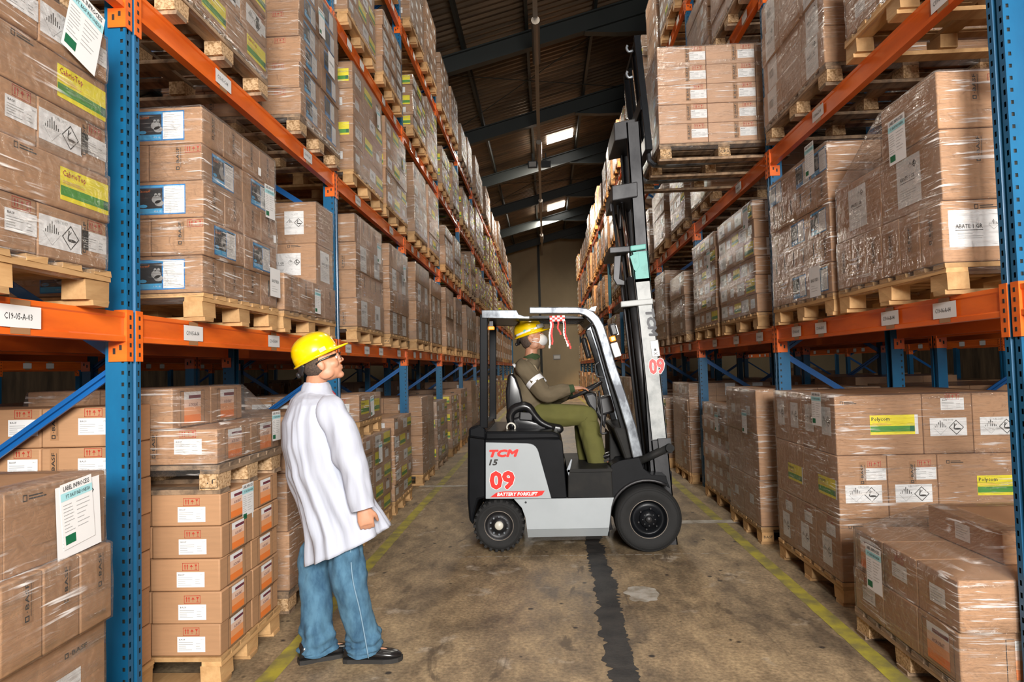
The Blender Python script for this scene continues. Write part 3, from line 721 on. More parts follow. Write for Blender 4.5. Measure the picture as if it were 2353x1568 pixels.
def film_mesh(bounds, cx, cy_, z0, seed, fine=True):
    n = 9 if fine else 4; rs = []
    rows = []
    for a, c in zip(bounds[:-1], bounds[1:]):
        k = max(1, int((c[0] - a[0]) / (.06 if fine else .3)))
        for q in range(k): t = q / k; rows.append(tuple(a[p] + (c[p] - a[p]) * t for p in range(5)))
    rows.append(bounds[-1])
    b0 = bounds[0]; rows.insert(0, (b0[0] - .06, b0[1] + .02, b0[2] - .02, b0[3] + .02, b0[4] - .02))
    t = rows[-1]; rows.append((t[0] + .003, t[1] + .10, t[2] - .10, t[3] + .10, t[4] - .10))
    for ri, (z, x0, x1, y0, y1) in enumerate(rows):
        ring = []; g = .006; x0 -= g; x1 += g; y0 -= g; y1 += g; c_ = .012
        C4 = [(x0, y0, x1, y0), (x1, y0, x1, y1), (x1, y1, x0, y1), (x0, y1, x0, y0)]
        for (ax, ay, bx, by) in C4:
            L_ = math.hypot(bx - ax, by - ay); ux, uy = (bx - ax) / L_, (by - ay) / L_; nx_, ny_ = uy, -ux
            for k in range(n):
                s_ = c_ + (L_ - 2 * c_) * k / (n - 1); p = Vector((ax + ux * s_, ay + uy * s_, z))
                q = noise.noise(Vector((p.x * 3 + seed, p.y * 3, p.z * 11))) * .006 + noise.noise(Vector((p.x * 13, p.y * 13 + seed, p.z * 5 + p.x * 6))) * .004
                if last_row(ri, rows): q = abs(q) ; ring.append((p.x - cx, p.y - cy_, z - z0 + q)); continue
                ring.append((p.x + nx_ * max(q, -.003) - cx, p.y + ny_ * max(q, -.003) - cy_, z - z0 + .5 * q))
        rs.append(ring)
    b = MB(); b.rings(rs, 0, False); return b.mesh('stretch_wrap', ['film'], smooth=True)
def last_row(ri, rows): return ri >= len(rows) - 2
def finish_loads():
    global N_SINGLE
    for q in BOX:
        c, s_ = q['c'], q['s']; pts = []
        for dx in (-1, 1):
            for dy in (-1, 1):
                for dz in (-1, 1):
                    p = to_px((c[0] + dx * s_[0] / 2, c[1] + dy * s_[1] / 2, c[2] + dz * s_[2] / 2))
                    if p: pts.append(p)
        q['area'] = 0
        if len(pts) == 8:
            x0, x1 = max(0, min(p[0] for p in pts)), min(2353, max(p[0] for p in pts)); y0, y1 = max(0, min(p[1] for p in pts)), min(1568, max(p[1] for p in pts))
            if x1 > x0 and y1 > y0:
                a = (x1 - x0) * (y1 - y0)
                dist = c[1]
                ew = s_[0] * s_[2] * (1569 / dist) ** 2 * (1 if q['j'] == 0 else 0); aw = s_[1] * s_[2] * abs(c[0]) / dist * (1569 / dist) ** 2 * (1 if q['i'] == 0 else 0)
                q['area'] = min(a, ew + aw + a * .05)
                if abs(c[0]) > 2.95: q['area'] *= .02
                if 'floor beside' in q['desc'] and 5.5 < c[1]: q['area'] *= .6
    vis = [q for q in BOX if q['area'] > 0]
    vis.sort(key=lambda q: -q['area'])
    single, rest = vis[:300], [q for q in vis[300:] if q['area'] > 1.5]
    for q in single:
        c, s_, nrm = q['c'], q['s'], q['nrm']
        o = link('carton', carton_mesh(s_[0], s_[1], s_[2], q['mk'])); o.location = c; q['o'] = o
        row = 'top' if q['row'] == q['nl'] - 1 and q['nl'] > 1 else ROWN[q['row']]
        pos = ('%s along aisle' % ORD[q['j']] if q['j'] else 'nearest aisle corner') if q['i'] == 0 else ('%s in from aisle' % ORD[min(q['i'], 7)] + (', %s back' % ORD[q['j']] if q['j'] else ''))
        tag(o, 'carton, %s row, %s, %s' % (row, pos, q['desc']), 'carton', 'cartons of ' + q['desc'])
        for k, u, v, sc_ in q['fa']:
            sticker(KEY[k], o, (nrm * (s_[0] / 2 + .0004), nrm * u, v), Vector((0, nrm, 0)), Vector((nrm, 0, 0)), sc_)
        for k, u, v, sc_ in q['fe']:
            sticker(KEY[k], o, (u, -s_[1] / 2 - .0004, v), Vector((1, 0, 0)), Vector((0, -1, 0)), sc_)
    b = MB(); mats = ['card_far', 'white', 'yellow', 'green', 'sblue', 'sblack', 'or2', 'ink', 'card', 'grey']
    def rect(c, U, N_, u0, v0, u1, v1, mi, ly=1):
        V_ = Vector((0, 0, 1)); f = lambda u, v: Vector(c) + U * u + V_ * v + N_ * (.002 * ly)
        b.quad(f(u0, v0), f(u1, v0), f(u1, v1), f(u0, v1), mi)
    for q in rest:
        c, s_, nrm = q['c'], q['s'], q['nrm']; b.box(c, s_, 0 if (q['c'][1] > 8 or abs(c[0]) > 3) else 8)
        for fc, U, N_, lst in ((Vector(c) + Vector((nrm * s_[0] / 2, 0, 0)), Vector((0, nrm, 0)), Vector((nrm, 0, 0)), q['fa']), (Vector(c) - Vector((0, s_[1] / 2, 0)), Vector((1, 0, 0)), Vector((0, -1, 0)), q['fe'])):
            for k, u, v, sc_ in lst:
                w_, h = SIZE[k][0] * sc_ / 2, SIZE[k][1] * sc_ / 2
                if k in 'CP': rect(fc, U, N_, u - w_, v - h, u + w_, v + h, 2); rect(fc, U, N_, u - w_, v - h * .7, u + w_, v - h * .1, 3, 2)
                elif k == 'T': rect(fc, U, N_, u - w_, v - h, u + w_, v + h, 4); rect(fc, U, N_, u - w_ * .95, v - h * .6, u, v + h * .8, 5, 2); rect(fc, U, N_, u + w_ * .1, v - h * .9, u + w_ * .95, v + h * .9, 1, 2)
                elif k == 'O': rect(fc, U, N_, u - w_ * .7, v - h * .9, u + w_ * .7, v + h * .1, 6); rect(fc, U, N_, u - w_ * .7, v + h * .1, u + w_ * .7, v + h * .9, 1)
                elif k in 'B': rect(fc, U, N_, u - .008, v - h * .8, u + .008, v + h * .7, 7)
                elif k in 'bnMR': rect(fc, U, N_, u - w_ * .8, v - h * .4, u + w_ * .8, v + h * .4, 7)
                else:
                    rect(fc, U, N_, u - w_, v - h, u + w_, v + h, 1)
                    if k in 'HGVW' and q['area'] > 60: rect(fc, U, N_, u - w_ * .6, v - h * .2, u + w_ * .2, v + h * .3, 9, 2)
    o = b.build('carton_stock', mats); tag(o, 'many brown cartons filling the farther bays and rack levels', 'carton', 'cartons farther down the aisle', 'stuff')
    n = 0
    for desc, bounds, extras, nrm, y0 in ALLF:
        if bounds:
            bb = bounds[0]; cx, cy_, z0 = (bb[1] + bb[2]) / 2, (bb[3] + bb[4]) / 2, bb[0]
            if any((lambda p: p and -60 < p[0] < 2413 and -60 < p[1] < 1628)(to_px((x, y, z))) for x in (bb[1], bb[2]) for y in (bb[3], bb[4]) for z in (z0, bounds[-1][0])):
                o = link('stretch_wrap', film_mesh(bounds, cx, cy_, z0, n * 3.7, y0 < 7), None, (cx, cy_, z0)); n += 1
                tag(o, 'clear stretch film around ' + desc, 'plastic film')
            else: continue
        else: o = None
        for k, face, a, z, q, tilt in extras:
            par = o; off = Vector((cx, cy_, z0)) if o else Vector((0, 0, 0))
            if face == 'A': p = Vector((a[0], a[1], z)); U, N_ = Vector((0, nrm, 0)), Vector((nrm, 0, 0))
            else: p = Vector((a[0], a[1], z)); U, N_ = Vector((1, 0, 0)), Vector((0, -1, 0))
            U = Matrix.Rotation(tilt, 3, N_) @ U
            if not par:
                s0 = min((x for x in single), key=lambda x: (Vector(x['c']) - p).length); par = s0['o']; off = Vector(s0['c'])
            s_ = sticker(KEY[k], par, p - off + N_ * .012, U, N_, q)
    print('cartons', len(BOX), 'visible', len(vis), 'films', n)

# ------- hand-laid loads nearest the camera
def rows(n, **k): return [dict(k) for _ in range(n)]
Lh = lambda h, nx, ny, E='', A='', **k: dict(h=h, nx=nx, ny=ny, E=E, A=A, **k)
load('yellow-labelled load at far left, lower beam', 1, -1.72, 1.5, 1.13, 1.8,
     [Lh(.187, 3, 3, 'S', ['S.12', 'S.12', 'H-.08 B.055 S.14'] if k % 2 == 0 else ['C.12 n-.15']) if k % 2 == 0 else Lh(.187, 2, 2, 'n', 'C.16 n-.15') for k in range(5)],
     extras=[('I', 'A', (-1.71, 2.44), 2.83, 1.15, -.25)])
load('rodent-label load on left lower beam', 1, -1.72, 3.37, .97, 1.8,
     [Lh(.192, 2, 4, 'T.04', 'B') if k % 2 == 0 else Lh(.192, [1, .9, .9, .9], 2, ['B.02 M.1', 'N'], 'T.0') for k in range(5)],
     extras=[('I', 'A', (-1.71, 4.17), 2.60, .9, .05), ('s', 'A', (-1.71, 4.02), 2.75, .8, 0), ('s', 'A', (-1.71, 4.24), 2.38, .8, .1), ('D', 'A', (-1.71, 4.24), 2.1, .9, 0)])
load('white-labelled load behind rodent-label load', 1, -1.72, 4.44, 1.12, 1.8,
     [Lh(.25, 2, 4, 'b,.1 n.2', 'B'), Lh(.32, 2, 1, 'W n.1,.14', 'V', e=.66, l=.42), Lh(.32, 3, 1, ['G', 'V', 'G'], 'N', e=.66, l=.42, t=1)],
     extras=[('I', 'A', (-1.71, 5.05), 2.06, .8, 0)])
ab = lambda h=.262, n=4: [Lh(h, 3, 2, 'B B.05,-.05', ['V']) if k % 2 == 0 else Lh(h, 2, 5, 'G b,.1', 'B') for k in range(n)]
load('tall white-labelled load just past second left post', 1, -1.72, 6.2, 1.06, 1.8, ab(), extras=[('I', 'A', (-1.71, 7.0), 2.75, .9, 0)])
load('second tall load past the second left post', 1, -1.72, 7.55, 1.05, 1.8, ab(.255), wood='wood', extras=[('I', 'A', (-1.71, 8.3), 2.72, .9, .1)])
load('yellow-labelled load on left middle beam', 1, -1.72, 3.12, 1.1, 3.26, [Lh(.19, 3, 2, 'S', 'C.12 n-.1') if k % 2 == 0 else Lh(.19, 3, 3, 'S', 'H.0 S.1') for k in range(4)], wood='wood2')
load('rodent-label load on left middle beam', 1, -1.72, 4.8, .96, 3.26, [Lh(.193, [1.3, 1, 1], 2, 'B-.1 M.05', 'T') for k in range(6)], wood='wood2', film=True,
     extras=[('D', 'A', (-1.70, 5.45), 4.05, .9, .0), ('I', 'A', (-1.71, 5.25), 4.3, .9, .1)])
yl = lambda h, n, s=0: [Lh(h, 3, 3, 'C', ['H', 'P', 'S']) if (k + s) % 2 else Lh(h, 3, 4, 'S', ['S', 'N', 'H', 'C']) for k in range(n)]
load('yellow-striped load past second left post, middle beam', 1, -1.72, 6.18, 1.15, 3.26, yl(.255, 4), extras=[('I', 'A', (-1.71, 7.1), 4.2, .9, .1)])
load('dull wrapped load past it on middle beam', 1, -1.72, 7.5, 1.15, 3.26, yl(.20, 5, 1), extras=[('I', 'A', (-1.71, 8.4), 4.1, .8, .1)])
# floor, left
load('large-labelled pile at bottom left', 1, -1.62, 1.42, 1.04, 0, [Lh(.51, 2, 2, 'N', 'W-.02,.05 b.1,.2'), Lh(.27, 3, 6, 'N', 'B.02', a=-.03), Lh(.26, 2, [1.15, 1], 'N', 'N n-.1')],
     extras=[('V', 'A', (-1.618, 2.28), 1.05, 1.0, .05), ('I', 'A', (-1.615, 2.27), 1.07, .95, .1)])
load('dim cartons behind left near post', 1, -1.95, 2.975, .33, 0, [Lh(.178, 3, 1, 'B-.1 S.08', 'N') for k in range(7)], film=False, LX=1.0)
zt = load('orange-labelled stack on floor by near post', 1, -1.62, 3.32, .74, 0, [Lh(.158, [1, 1, .9], 2, 'S.03,-.02', 'O') for k in range(5)], film=False, wood='wood',
     extras=[('I', 'A', (-1.63, 3.63), .84, .85, 0)])
load('orange-labelled top load, resting on floor stack', 1, -1.62, 3.31, .8, zt, [Lh(.175, [1, 1, .9], 2, 'S.03 B-.14', 'O'), Lh(.205, 2, 2, 'N', 'O', a=.24, w=.75, t=1)], wood='wood2',
     extras=[('I', 'A', (-1.61, 3.98), zt + .28, .75, 0)])
load('tall plain pile behind the standing man', 1, -1.66, 4.3, 1.05, 0, [Lh(.37, 2, 2, 'L.1', 'N'), Lh(.37, 2, 2, 'L', 'L.1'), Lh(.36, 2, 2, 'L.1', 'N')], wood='wood2')
zt = load('yellow-striped stack on left floor, right of man', 1, -1.62, 5.95, 1.1, 0, [Lh(.158, 3, 3, 'S H-.05', ['H', 'C.02', 'S']) if k % 2 else Lh(.158, 3, 3, 'C', ['S', 'H', 'C']) for k in range(5)],
     extras=[('I', 'A', (-1.61, 6.5), .75, .85, 0)])
load('small load atop yellow-striped floor stack', 1, -1.64, 5.95, .8, zt, [Lh(.24, 2, 2, 'S.1 H-.08 B.0', 'P')], wood='wood', extras=[('I', 'A', (-1.63, 6.3), zt + .27, .8, .1)])
load('wrapped stack next past yellow-striped floor stack', 1, -1.62, 7.2, .92, 0, yl(.175, 5), film=True)
# right rack
load('large near load on right lower beam', -1, 1.83, 3.18, 1.14, 1.8, [Lh(.285, [1.5, 1], [1, 1, 1, 1, 1, 1], 'W-.14,.01 n-.1,.11', 'B.0,.02'), Lh(.33, 3, 2, 'B R.1,.1', 'V'), Lh(.27, 3, 1, 'B.0 M.1', 'N', l=.52, t=1)],
     extras=[('I', 'A', (1.82, 3.5), 2.62, 1.0, 0)])
load('rodent-label load on right lower beam', -1, 1.83, 4.4, 1.13, 1.8, [Lh(.194, 3, 3 if k < 4 else 4, 'N', ['T', 'T', 'N']) if k % 2 == 0 else Lh(.194, 3, 6, ['N', 'T'] if k == 3 else 'N', 'B.0,.02') for k in range(5)],
     extras=[('I', 'A', (1.82, 4.62), 2.86, .95, 0), ('D', 'A', (1.82, 4.62), 2.04, 1, 0), ('s', 'A', (1.82, 4.9), 2.68, .8, 0), ('s', 'A', (1.82, 5.2), 2.74, .8, 0)])
hz = lambda h, n, s=0: [Lh(h, 3, 4, 'G' if (k + s) % 2 else 'n', ['P', 'H', 'L', 'H']) if (k + s) % 2 else Lh(h, 3, 5, 'n', ['L', 'H', 'P']) for k in range(n)]
load('hazard-labelled load past second right post', -1, 1.83, 5.95, 1.2, 1.8, hz(.162, 6), extras=[('I', 'A', (1.82, 6.1), 2.8, .9, 0)])
load('second wrapped load past the second right post', -1, 1.83, 7.3, 1.1, 1.8, hz(.162, 6, 1), extras=[('I', 'A', (1.82, 7.5), 2.65, .9, 0)])
load('near load on right middle beam', -1, 1.83, 2.98, 1.1, 3.26, [Lh(.2, 3, 3, 'N', ['H', 'N', 'L']) for k in range(4)])
load('brown-wrapped load on right middle beam', -1, 1.83, 4.35, 1.2, 3.26, [Lh(.24, 3, 3, 'N', ['V', 'N', 'V']) for k in range(4)], wood='wood2')
# floor, right
load('big yellow-labelled load on floor right', -1, 1.78, 4.34, 1.14, 0,
     [Lh(.385, [.53, .3, .3], 3, ['n-.15', 'B S.06', 'S.05'], 'G-.02,-.05 S.05,.1'), Lh(.39, [.3, .3, .53], 2, ['B.0 S.07,.08 H,-.04', 'B.0 S.07,.08 H,-.04', 'P.1 n-.15'], 'P.1,-.02'), Lh(.37, [.53, .3, .3], 4, ['P.08 n-.17', 'H,-.02 S.03,.12', 'H,-.02'], 'G,.02')],
     LX=1.15, extras=[('I', 'A', (1.77, 4.56), 1.2, .95, 0)])
load('low tented load at bottom right', -1, 1.68, 2.96, .98, 0, [Lh(.22, 2, 3, 'O.05', ['O', 'N', 'S']), Lh(.22, 2, 3, 'O.1', ['L', 'S', 'O']), Lh(.15, 1, 1, 'N L', 'L', a=.32, e=.2, w=.5, l=.6, t=1)], wood='wood2',
     extras=[('I', 'A', (1.66, 3.62), .44, 1.0, 0)])
load('dark wrapped load on overhanging pallet, floor right', -1, 1.75, 5.82, .95, 0, [Lh(.38, 2, 2, 'N', 'L'), Lh(.38, 2, 2, 'N', 'N'), Lh(.38, 2, 2, 'N', 'L')], extras=[('I', 'A', (1.74, 6.1), 1.0, .9, 0)])
load('small-carton stack on floor, right of forklift', -1, 1.80, 6.85, 1.2, 0, [Lh(.155, 4, 4, 'O', 'L') for k in range(6)], extras=[('I', 'A', (1.79, 7.3), .9, .9, 0)])
load('hazard-labelled stack close right of mast', -1, 1.80, 8.75, 1.1, 0, [Lh(.16, 3, 3, 'G' if k in (1, 6) else 'N', ['L', 'H']) for k in range(7)])
load('pile at right frame edge, nearest the camera', -1, 1.66, 1.5, .95, 0, [Lh(.36, 2, 2, 'L', 'L', a=.15), Lh(.36, 2, 2, 'L', 'L', a=.15), Lh(.36, 2, 2, 'L', 'L', a=.15), Lh(.15, 2, 2, 'N', 'N')])
# the load on the forks
load('raised load on the forks', -1, 1.03, 5.84, 1.12, 3.26, [Lh(.169, [.41, .41, .24], 3, ['B.05 S.14,-.005', 'B.03 S.13,-.005', 'N'], ['L', 'N']) for k in range(5)], LX=1.1, wood='wood2', mk='card2')

# ------- the farther bays
def far(side, k, lev, slot):
    nrm = 1 if side == 'left' else -1
    y = (LY0 + k * LB_ if side == 'left' else RY0 + k * RB_) + .17 + slot * 1.34 + rnd.uniform(0, .12)
    xf = (-1.72 if side == 'left' else 1.83) + nrm * (rnd.uniform(-.02, .03) + (.06 if lev == 0 else 0))
    LY = rnd.uniform(.96, 1.1); z0 = 0 if lev == 0 else LEV[lev - 1]
    n = rnd.choice([4, 4, 5, 6]); tot = rnd.uniform(.66, 1.04) if lev else rnd.uniform(.85, 1.15); h = tot / n
    r_ = rnd.random()
    if side == 'left' and lev == 1: L = ab(rnd.uniform(.235, .265))
    elif side == 'left' and lev in (2, 3): L = yl(h, n, k % 2) if r_ < .75 else [Lh(h, 3, 3, 'S', ['H', 'S']) for _ in range(n)]
    elif side == 'left' and lev == 0: L = yl(h, n, slot) if r_ < .7 else [Lh(h, 2, 2, 'L', 'N') for _ in range(n)]
    elif side == 'left': L = [Lh(h, 3, 3, 'S', ['L', 'S']) for _ in range(n)]
    else: L = hz(h, n) if r_ < .45 else [Lh(h, 2, 2, 'L' if r_ < .7 else 'N', ['L', 'N', 'V']) for _ in range(n)]
    o_ = {0: 'floor', 1: 'first', 2: 'second', 3: 'third', 4: 'fourth'}[lev]
    bay = ['first', 'second', 'third', 'fourth', 'fifth', 'sixth', 'seventh', 'eighth', 'ninth', 'tenth', 'eleventh', 'twelfth', 'thirteenth'][k]
    desc = '%s %s bay, %s, %s load' % (side, bay, 'floor' if lev == 0 else o_ + ' beams', 'nearer' if slot == 0 else 'farther')
    load(desc, nrm, xf, y, LY, z0, L, film=y < 22, wood=rnd.choice(['wood', 'wood', 'wood2']))
for side in ('left', 'right'):
    for k in range(1, 13):
        for lev in range(5):
            if lev >= 3 and k < 2: continue
            if lev == 2 and k < 2: continue
            for slot in (0, 1):
                if k > 3 and rnd.random() < .04: continue
                if k <= 1 and lev < 3: continue
                if k == 2 and lev < 3 and not (side == 'right' and lev == 2 and slot == 1): continue
                far(side, k, lev, slot)
# rows behind the aisle racks (no pallets shown)
for sx, nrm, r0, rb in ((-3.1, 1, LY0, LB_), (3.22, -1, RY0, RB_), (-7.35, 1, LY0, LB_), (7.45, -1, RY0, RB_)):
    for k in range(1, 8):
        for slot in (0, 1):
            y = r0 + k * rb + .2 + slot * 1.36; n = rnd.choice([3, 4, 5, 6]); tot = rnd.uniform(.95, 1.38)
            load('rear row', nrm, sx, y, 1.1, .01, [Lh(tot / n, 3, 3, 'S' if n > 3 else 'L', ['L', 'N', 'S']) for _ in range(n)], film=False, pal=False)
            if abs(sx) < 4 and k < 5: load('rear row', nrm, sx, y, 1.1, 1.81, [Lh(.25, 3, 3, 'S', ['L', 'N']) for _ in range(3)], film=False, pal=False)
finish_loads()
# ---------------------------------------------------------------- the forklift (faces +X)
MT['truck_black'] = mat('truck_black_paint', (.008, .009, .011, 1), .3, nscale=(3, 3, 3), namt=.4)
MT['truck_matt'] = mat('truck_matt_black', (.012, .013, .014, 1), .6, nscale=(5, 5, 5), c2=(.026, .025, .023, 1), ramp=(.35, .7))
MT['truck_grey'] = mat('truck_grey_panel', (.40, .44, .46, 1), .38, nscale=(3, 3, 3), namt=.08, coat=.2)
MT['frame_metal'] = mat('worn_frame_metal', (.25, .275, .30, 1), .38, metal=.55, nscale=(6, 6, 4), c2=(.055, .06, .07, 1), ramp=(.38, .58))
MT['mast_dark'] = mat('mast_dark_metal', (.05, .05, .052, 1), .45, metal=.5, nscale=(5, 5, 3), c2=(.018, .018, .02, 1), ramp=(.35, .65))
MT['mast_white'] = mat('mast_worn_white', (.46, .48, .47, 1), .45, nscale=(7, 7, 7), c2=(.26, .28, .28, 1), ramp=(.3, .55))
MT['mint'] = mat('mint_paint', (.16, .47, .42, 1), .5, nscale=(9, 9, 9), c2=(.07, .22, .20, 1), ramp=(.3, .55))
MT['chrome'] = mat('chrome_rod', (.75, .75, .76, 1), .12, metal=1)
MT['rubber'] = mat('tyre_rubber', (.011, .011, .011, 1), .8, nscale=(9, 9, 9), namt=.35)
MT['vinyl'] = mat('black_vinyl', (.010, .010, .011, 1), .26)
MT['amber'] = mat('amber_lens', (.9, .25, .02, 1), .3, emit=.8)
MT['lamp_glass'] = mat('lamp_glass', (.75, .78, .80, 1), .12)
MT['plastic'] = mat('black_plastic', (.02, .02, .022, 1), .42)
MT['hub'] = mat('hub_cap_cream', (.62, .60, .52, 1), .4)
MT['knob'] = mat('orange_knob', (.9, .32, .02, 1), .35)
for k_ in ('truck_black', 'truck_matt'): MT[k_].node_tree.nodes['Principled BSDF'].inputs['Specular IOR Level'].default_value = .14
FY = 5.63                                            # near side of the truck
FW = 1.06
FC = FY + FW / 2
def P_(px, py, y=FY): q = at(px, py, y); return (q.x, q.z)
def PL(lst, y=FY): return [P_(a, c, y) for a, c in lst]
fk = tag(empty('forklift', (.2, FC, 0)), 'black and grey battery forklift, raised mast, standing across the aisle', 'forklift')
def fb(b, name, mats, parent=fk, smooth=False, bevel=0, seg=2, sub=0):
    o = b.build(name, mats, parent, smooth, bevel, seg, sub)
    if parent is fk: o.location = (-.2, -FC, 0)
    return o
def pr(pts, y0=FY, y1=FY + FW, name='panel', m_='truck_black', bevel=.008, parent=fk, ypx=None):
    b = MB(); b.prism(PL(pts, ypx if ypx is not None else FY), y0, y1); return fb(b, name, m_, parent, bevel=bevel)
# counterweight and rear
cw = pr([(1078, 988), (1106, 982), (1117, 1000), (1117, 1148), (1098, 1152), (1088, 1188), (1086, 1212), (1076, 1200), (1072, 1150), (1073, 1010)], FY + .05, FY + FW - .05, 'counterweight', 'truck_black', .03)
pr([(1076, 985), (1100, 976), (1117, 988), (1117, 1012), (1076, 1006)], FY + .01, FY + FW - .01, 'rear_bumper', 'truck_black', .02)
# battery compartment
pr([(1114, 1010), (1288, 1010), (1293, 1016), (1303, 1144), (1300, 1147), (1114, 1147)], FY + .012, FY + FW - .012, 'battery_case', 'truck_black', .012)
pr([(1114, 992), (1270, 992), (1286, 998), (1289, 1010), (1114, 1013)], FY - .005, FY + FW + .005, 'battery_hood', 'truck_black', .02)
def rc(pts, k, r, n=5):                              # round corner k of a polygon
    a, c, d = Vector(pts[k - 1]), Vector(pts[k]), Vector(pts[(k + 1) % len(pts)])
    p, q = c + (a - c).normalized() * r, c + (d - c).normalized() * r
    return [tuple(p * (1 - t) ** 2 + c * 2 * t * (1 - t) + q * t * t) for t in [i / n for i in range(n + 1)]]
pg = [(1116, 1017), (1232, 1020), (1267, 1146), (1116, 1147)]
pr([pg[0]] + rc(pg, 1, 20) + pg[2:], FY - .004, FY + .014, 'side_panel', 'truck_grey', .004)
# grey skirt between the axles, folded at its foot
s0, s1 = (1181, 1148), (1411, 1144)
pr([s0, s1, (1405, 1165), (1400, 1214), (1211, 1218), (1207, 1190), (1199, 1168)], FY - .002, FY + .03, 'skirt', 'truck_grey', .004)
b = MB(); A = PL([(1211, 1218), (1400, 1214), (1399, 1235), (1213, 1239)])
b.add([(A[0][0], FY - .002, A[0][1]), (A[1][0], FY - .002, A[1][1]), (A[2][0], FY + .05, A[2][1]), (A[3][0], FY + .05, A[3][1]), (A[0][0], FY + .07, A[0][1]), (A[1][0], FY + .07, A[1][1]), (A[2][0], FY + .07, A[2][1]), (A[3][0], FY + .07, A[3][1])],
      [(0, 3, 2, 1), (4, 5, 6, 7), (0, 1, 5, 4), (1, 2, 6, 5), (2, 3, 7, 6), (3, 0, 4, 7)])
fb(b, 'skirt_fold', 'truck_grey')
b = MB(); c = P_(1208, 1155); b.lathe([(FY - .004, .0), (FY - .004, .009), (FY + .0, .009)], (c[0], 0, c[1]), 'y', 14); fb(b, 'panel_bolt', 'sblack')
pr([(1195, 1160), (1400, 1150), (1405, 1225), (1230, 1225)], FY + .09, FY + FW - .09, 'chassis', 'truck_matt', .01)
pr([(1110, 1140), (1200, 1140), (1195, 1190), (1110, 1185)], FY + .26, FY + FW - .26, 'chassis', 'truck_matt', .01)
# foot well
pr([(1305, 1085), (1406, 1083), (1410, 1146), (1305, 1147)], FY + .01, FY + FW - .01, 'step', 'truck_matt', .01)
pr([(1303, 1079), (1408, 1077), (1408, 1085), (1303, 1087)], FY + .0, FY + FW - .0, 'floor_plate', 'truck_matt', .004)
pr([(1302, 1080), (1312, 1055), (1315, 1057), (1307, 1095)], FY + .0, FY + .02, 'step_bracket', 'frame_metal', .002)
# front fender with wheel arch
fc = P_(1490, 1194)
arch = [(fc[0] + .305 * math.cos(R(a)), fc[1] + .305 * math.sin(R(a))) for a in range(52, 186, 9)]
outer = PL([(1401, 1240), (1398, 1232), (1404, 1150), (1404, 1070), (1424, 1060), (1470, 1052), (1480, 1078), (1498, 1093), (1532, 1095), (1533, 1103)])
b = MB(); b.prism(outer + arch[::1], FY + .02, FY + .24); fb(b, 'front_fender', 'truck_black', bevel=.004)
b = MB()
lip = [(fc[0] + .312 * math.cos(R(a)), FY, fc[1] + .312 * math.sin(R(a))) for a in range(60, 196, 9)]
b.tube([(p[0], FY + .015, p[2]) for p in lip], .013, 6); fb(b, 'fender_lip', 'plastic', smooth=True)
b = MB(); b.prism(outer + arch, FY + FW - .24, FY + FW - .02); fb(b, 'front_fender', 'truck_black', bevel=.004)
pr([(1418, 1060), (1470, 1056), (1485, 1100), (1500, 1110), (1420, 1140)], FY + .24, FY + FW - .24, 'front_cowl', 'truck_black', .02)
pr([(1408, 1000), (1440, 1060), (1470, 1060), (1470, 1100), (1410, 1100)], FY + .3, FY + FW - .3, 'toe_board', 'truck_matt', .01)
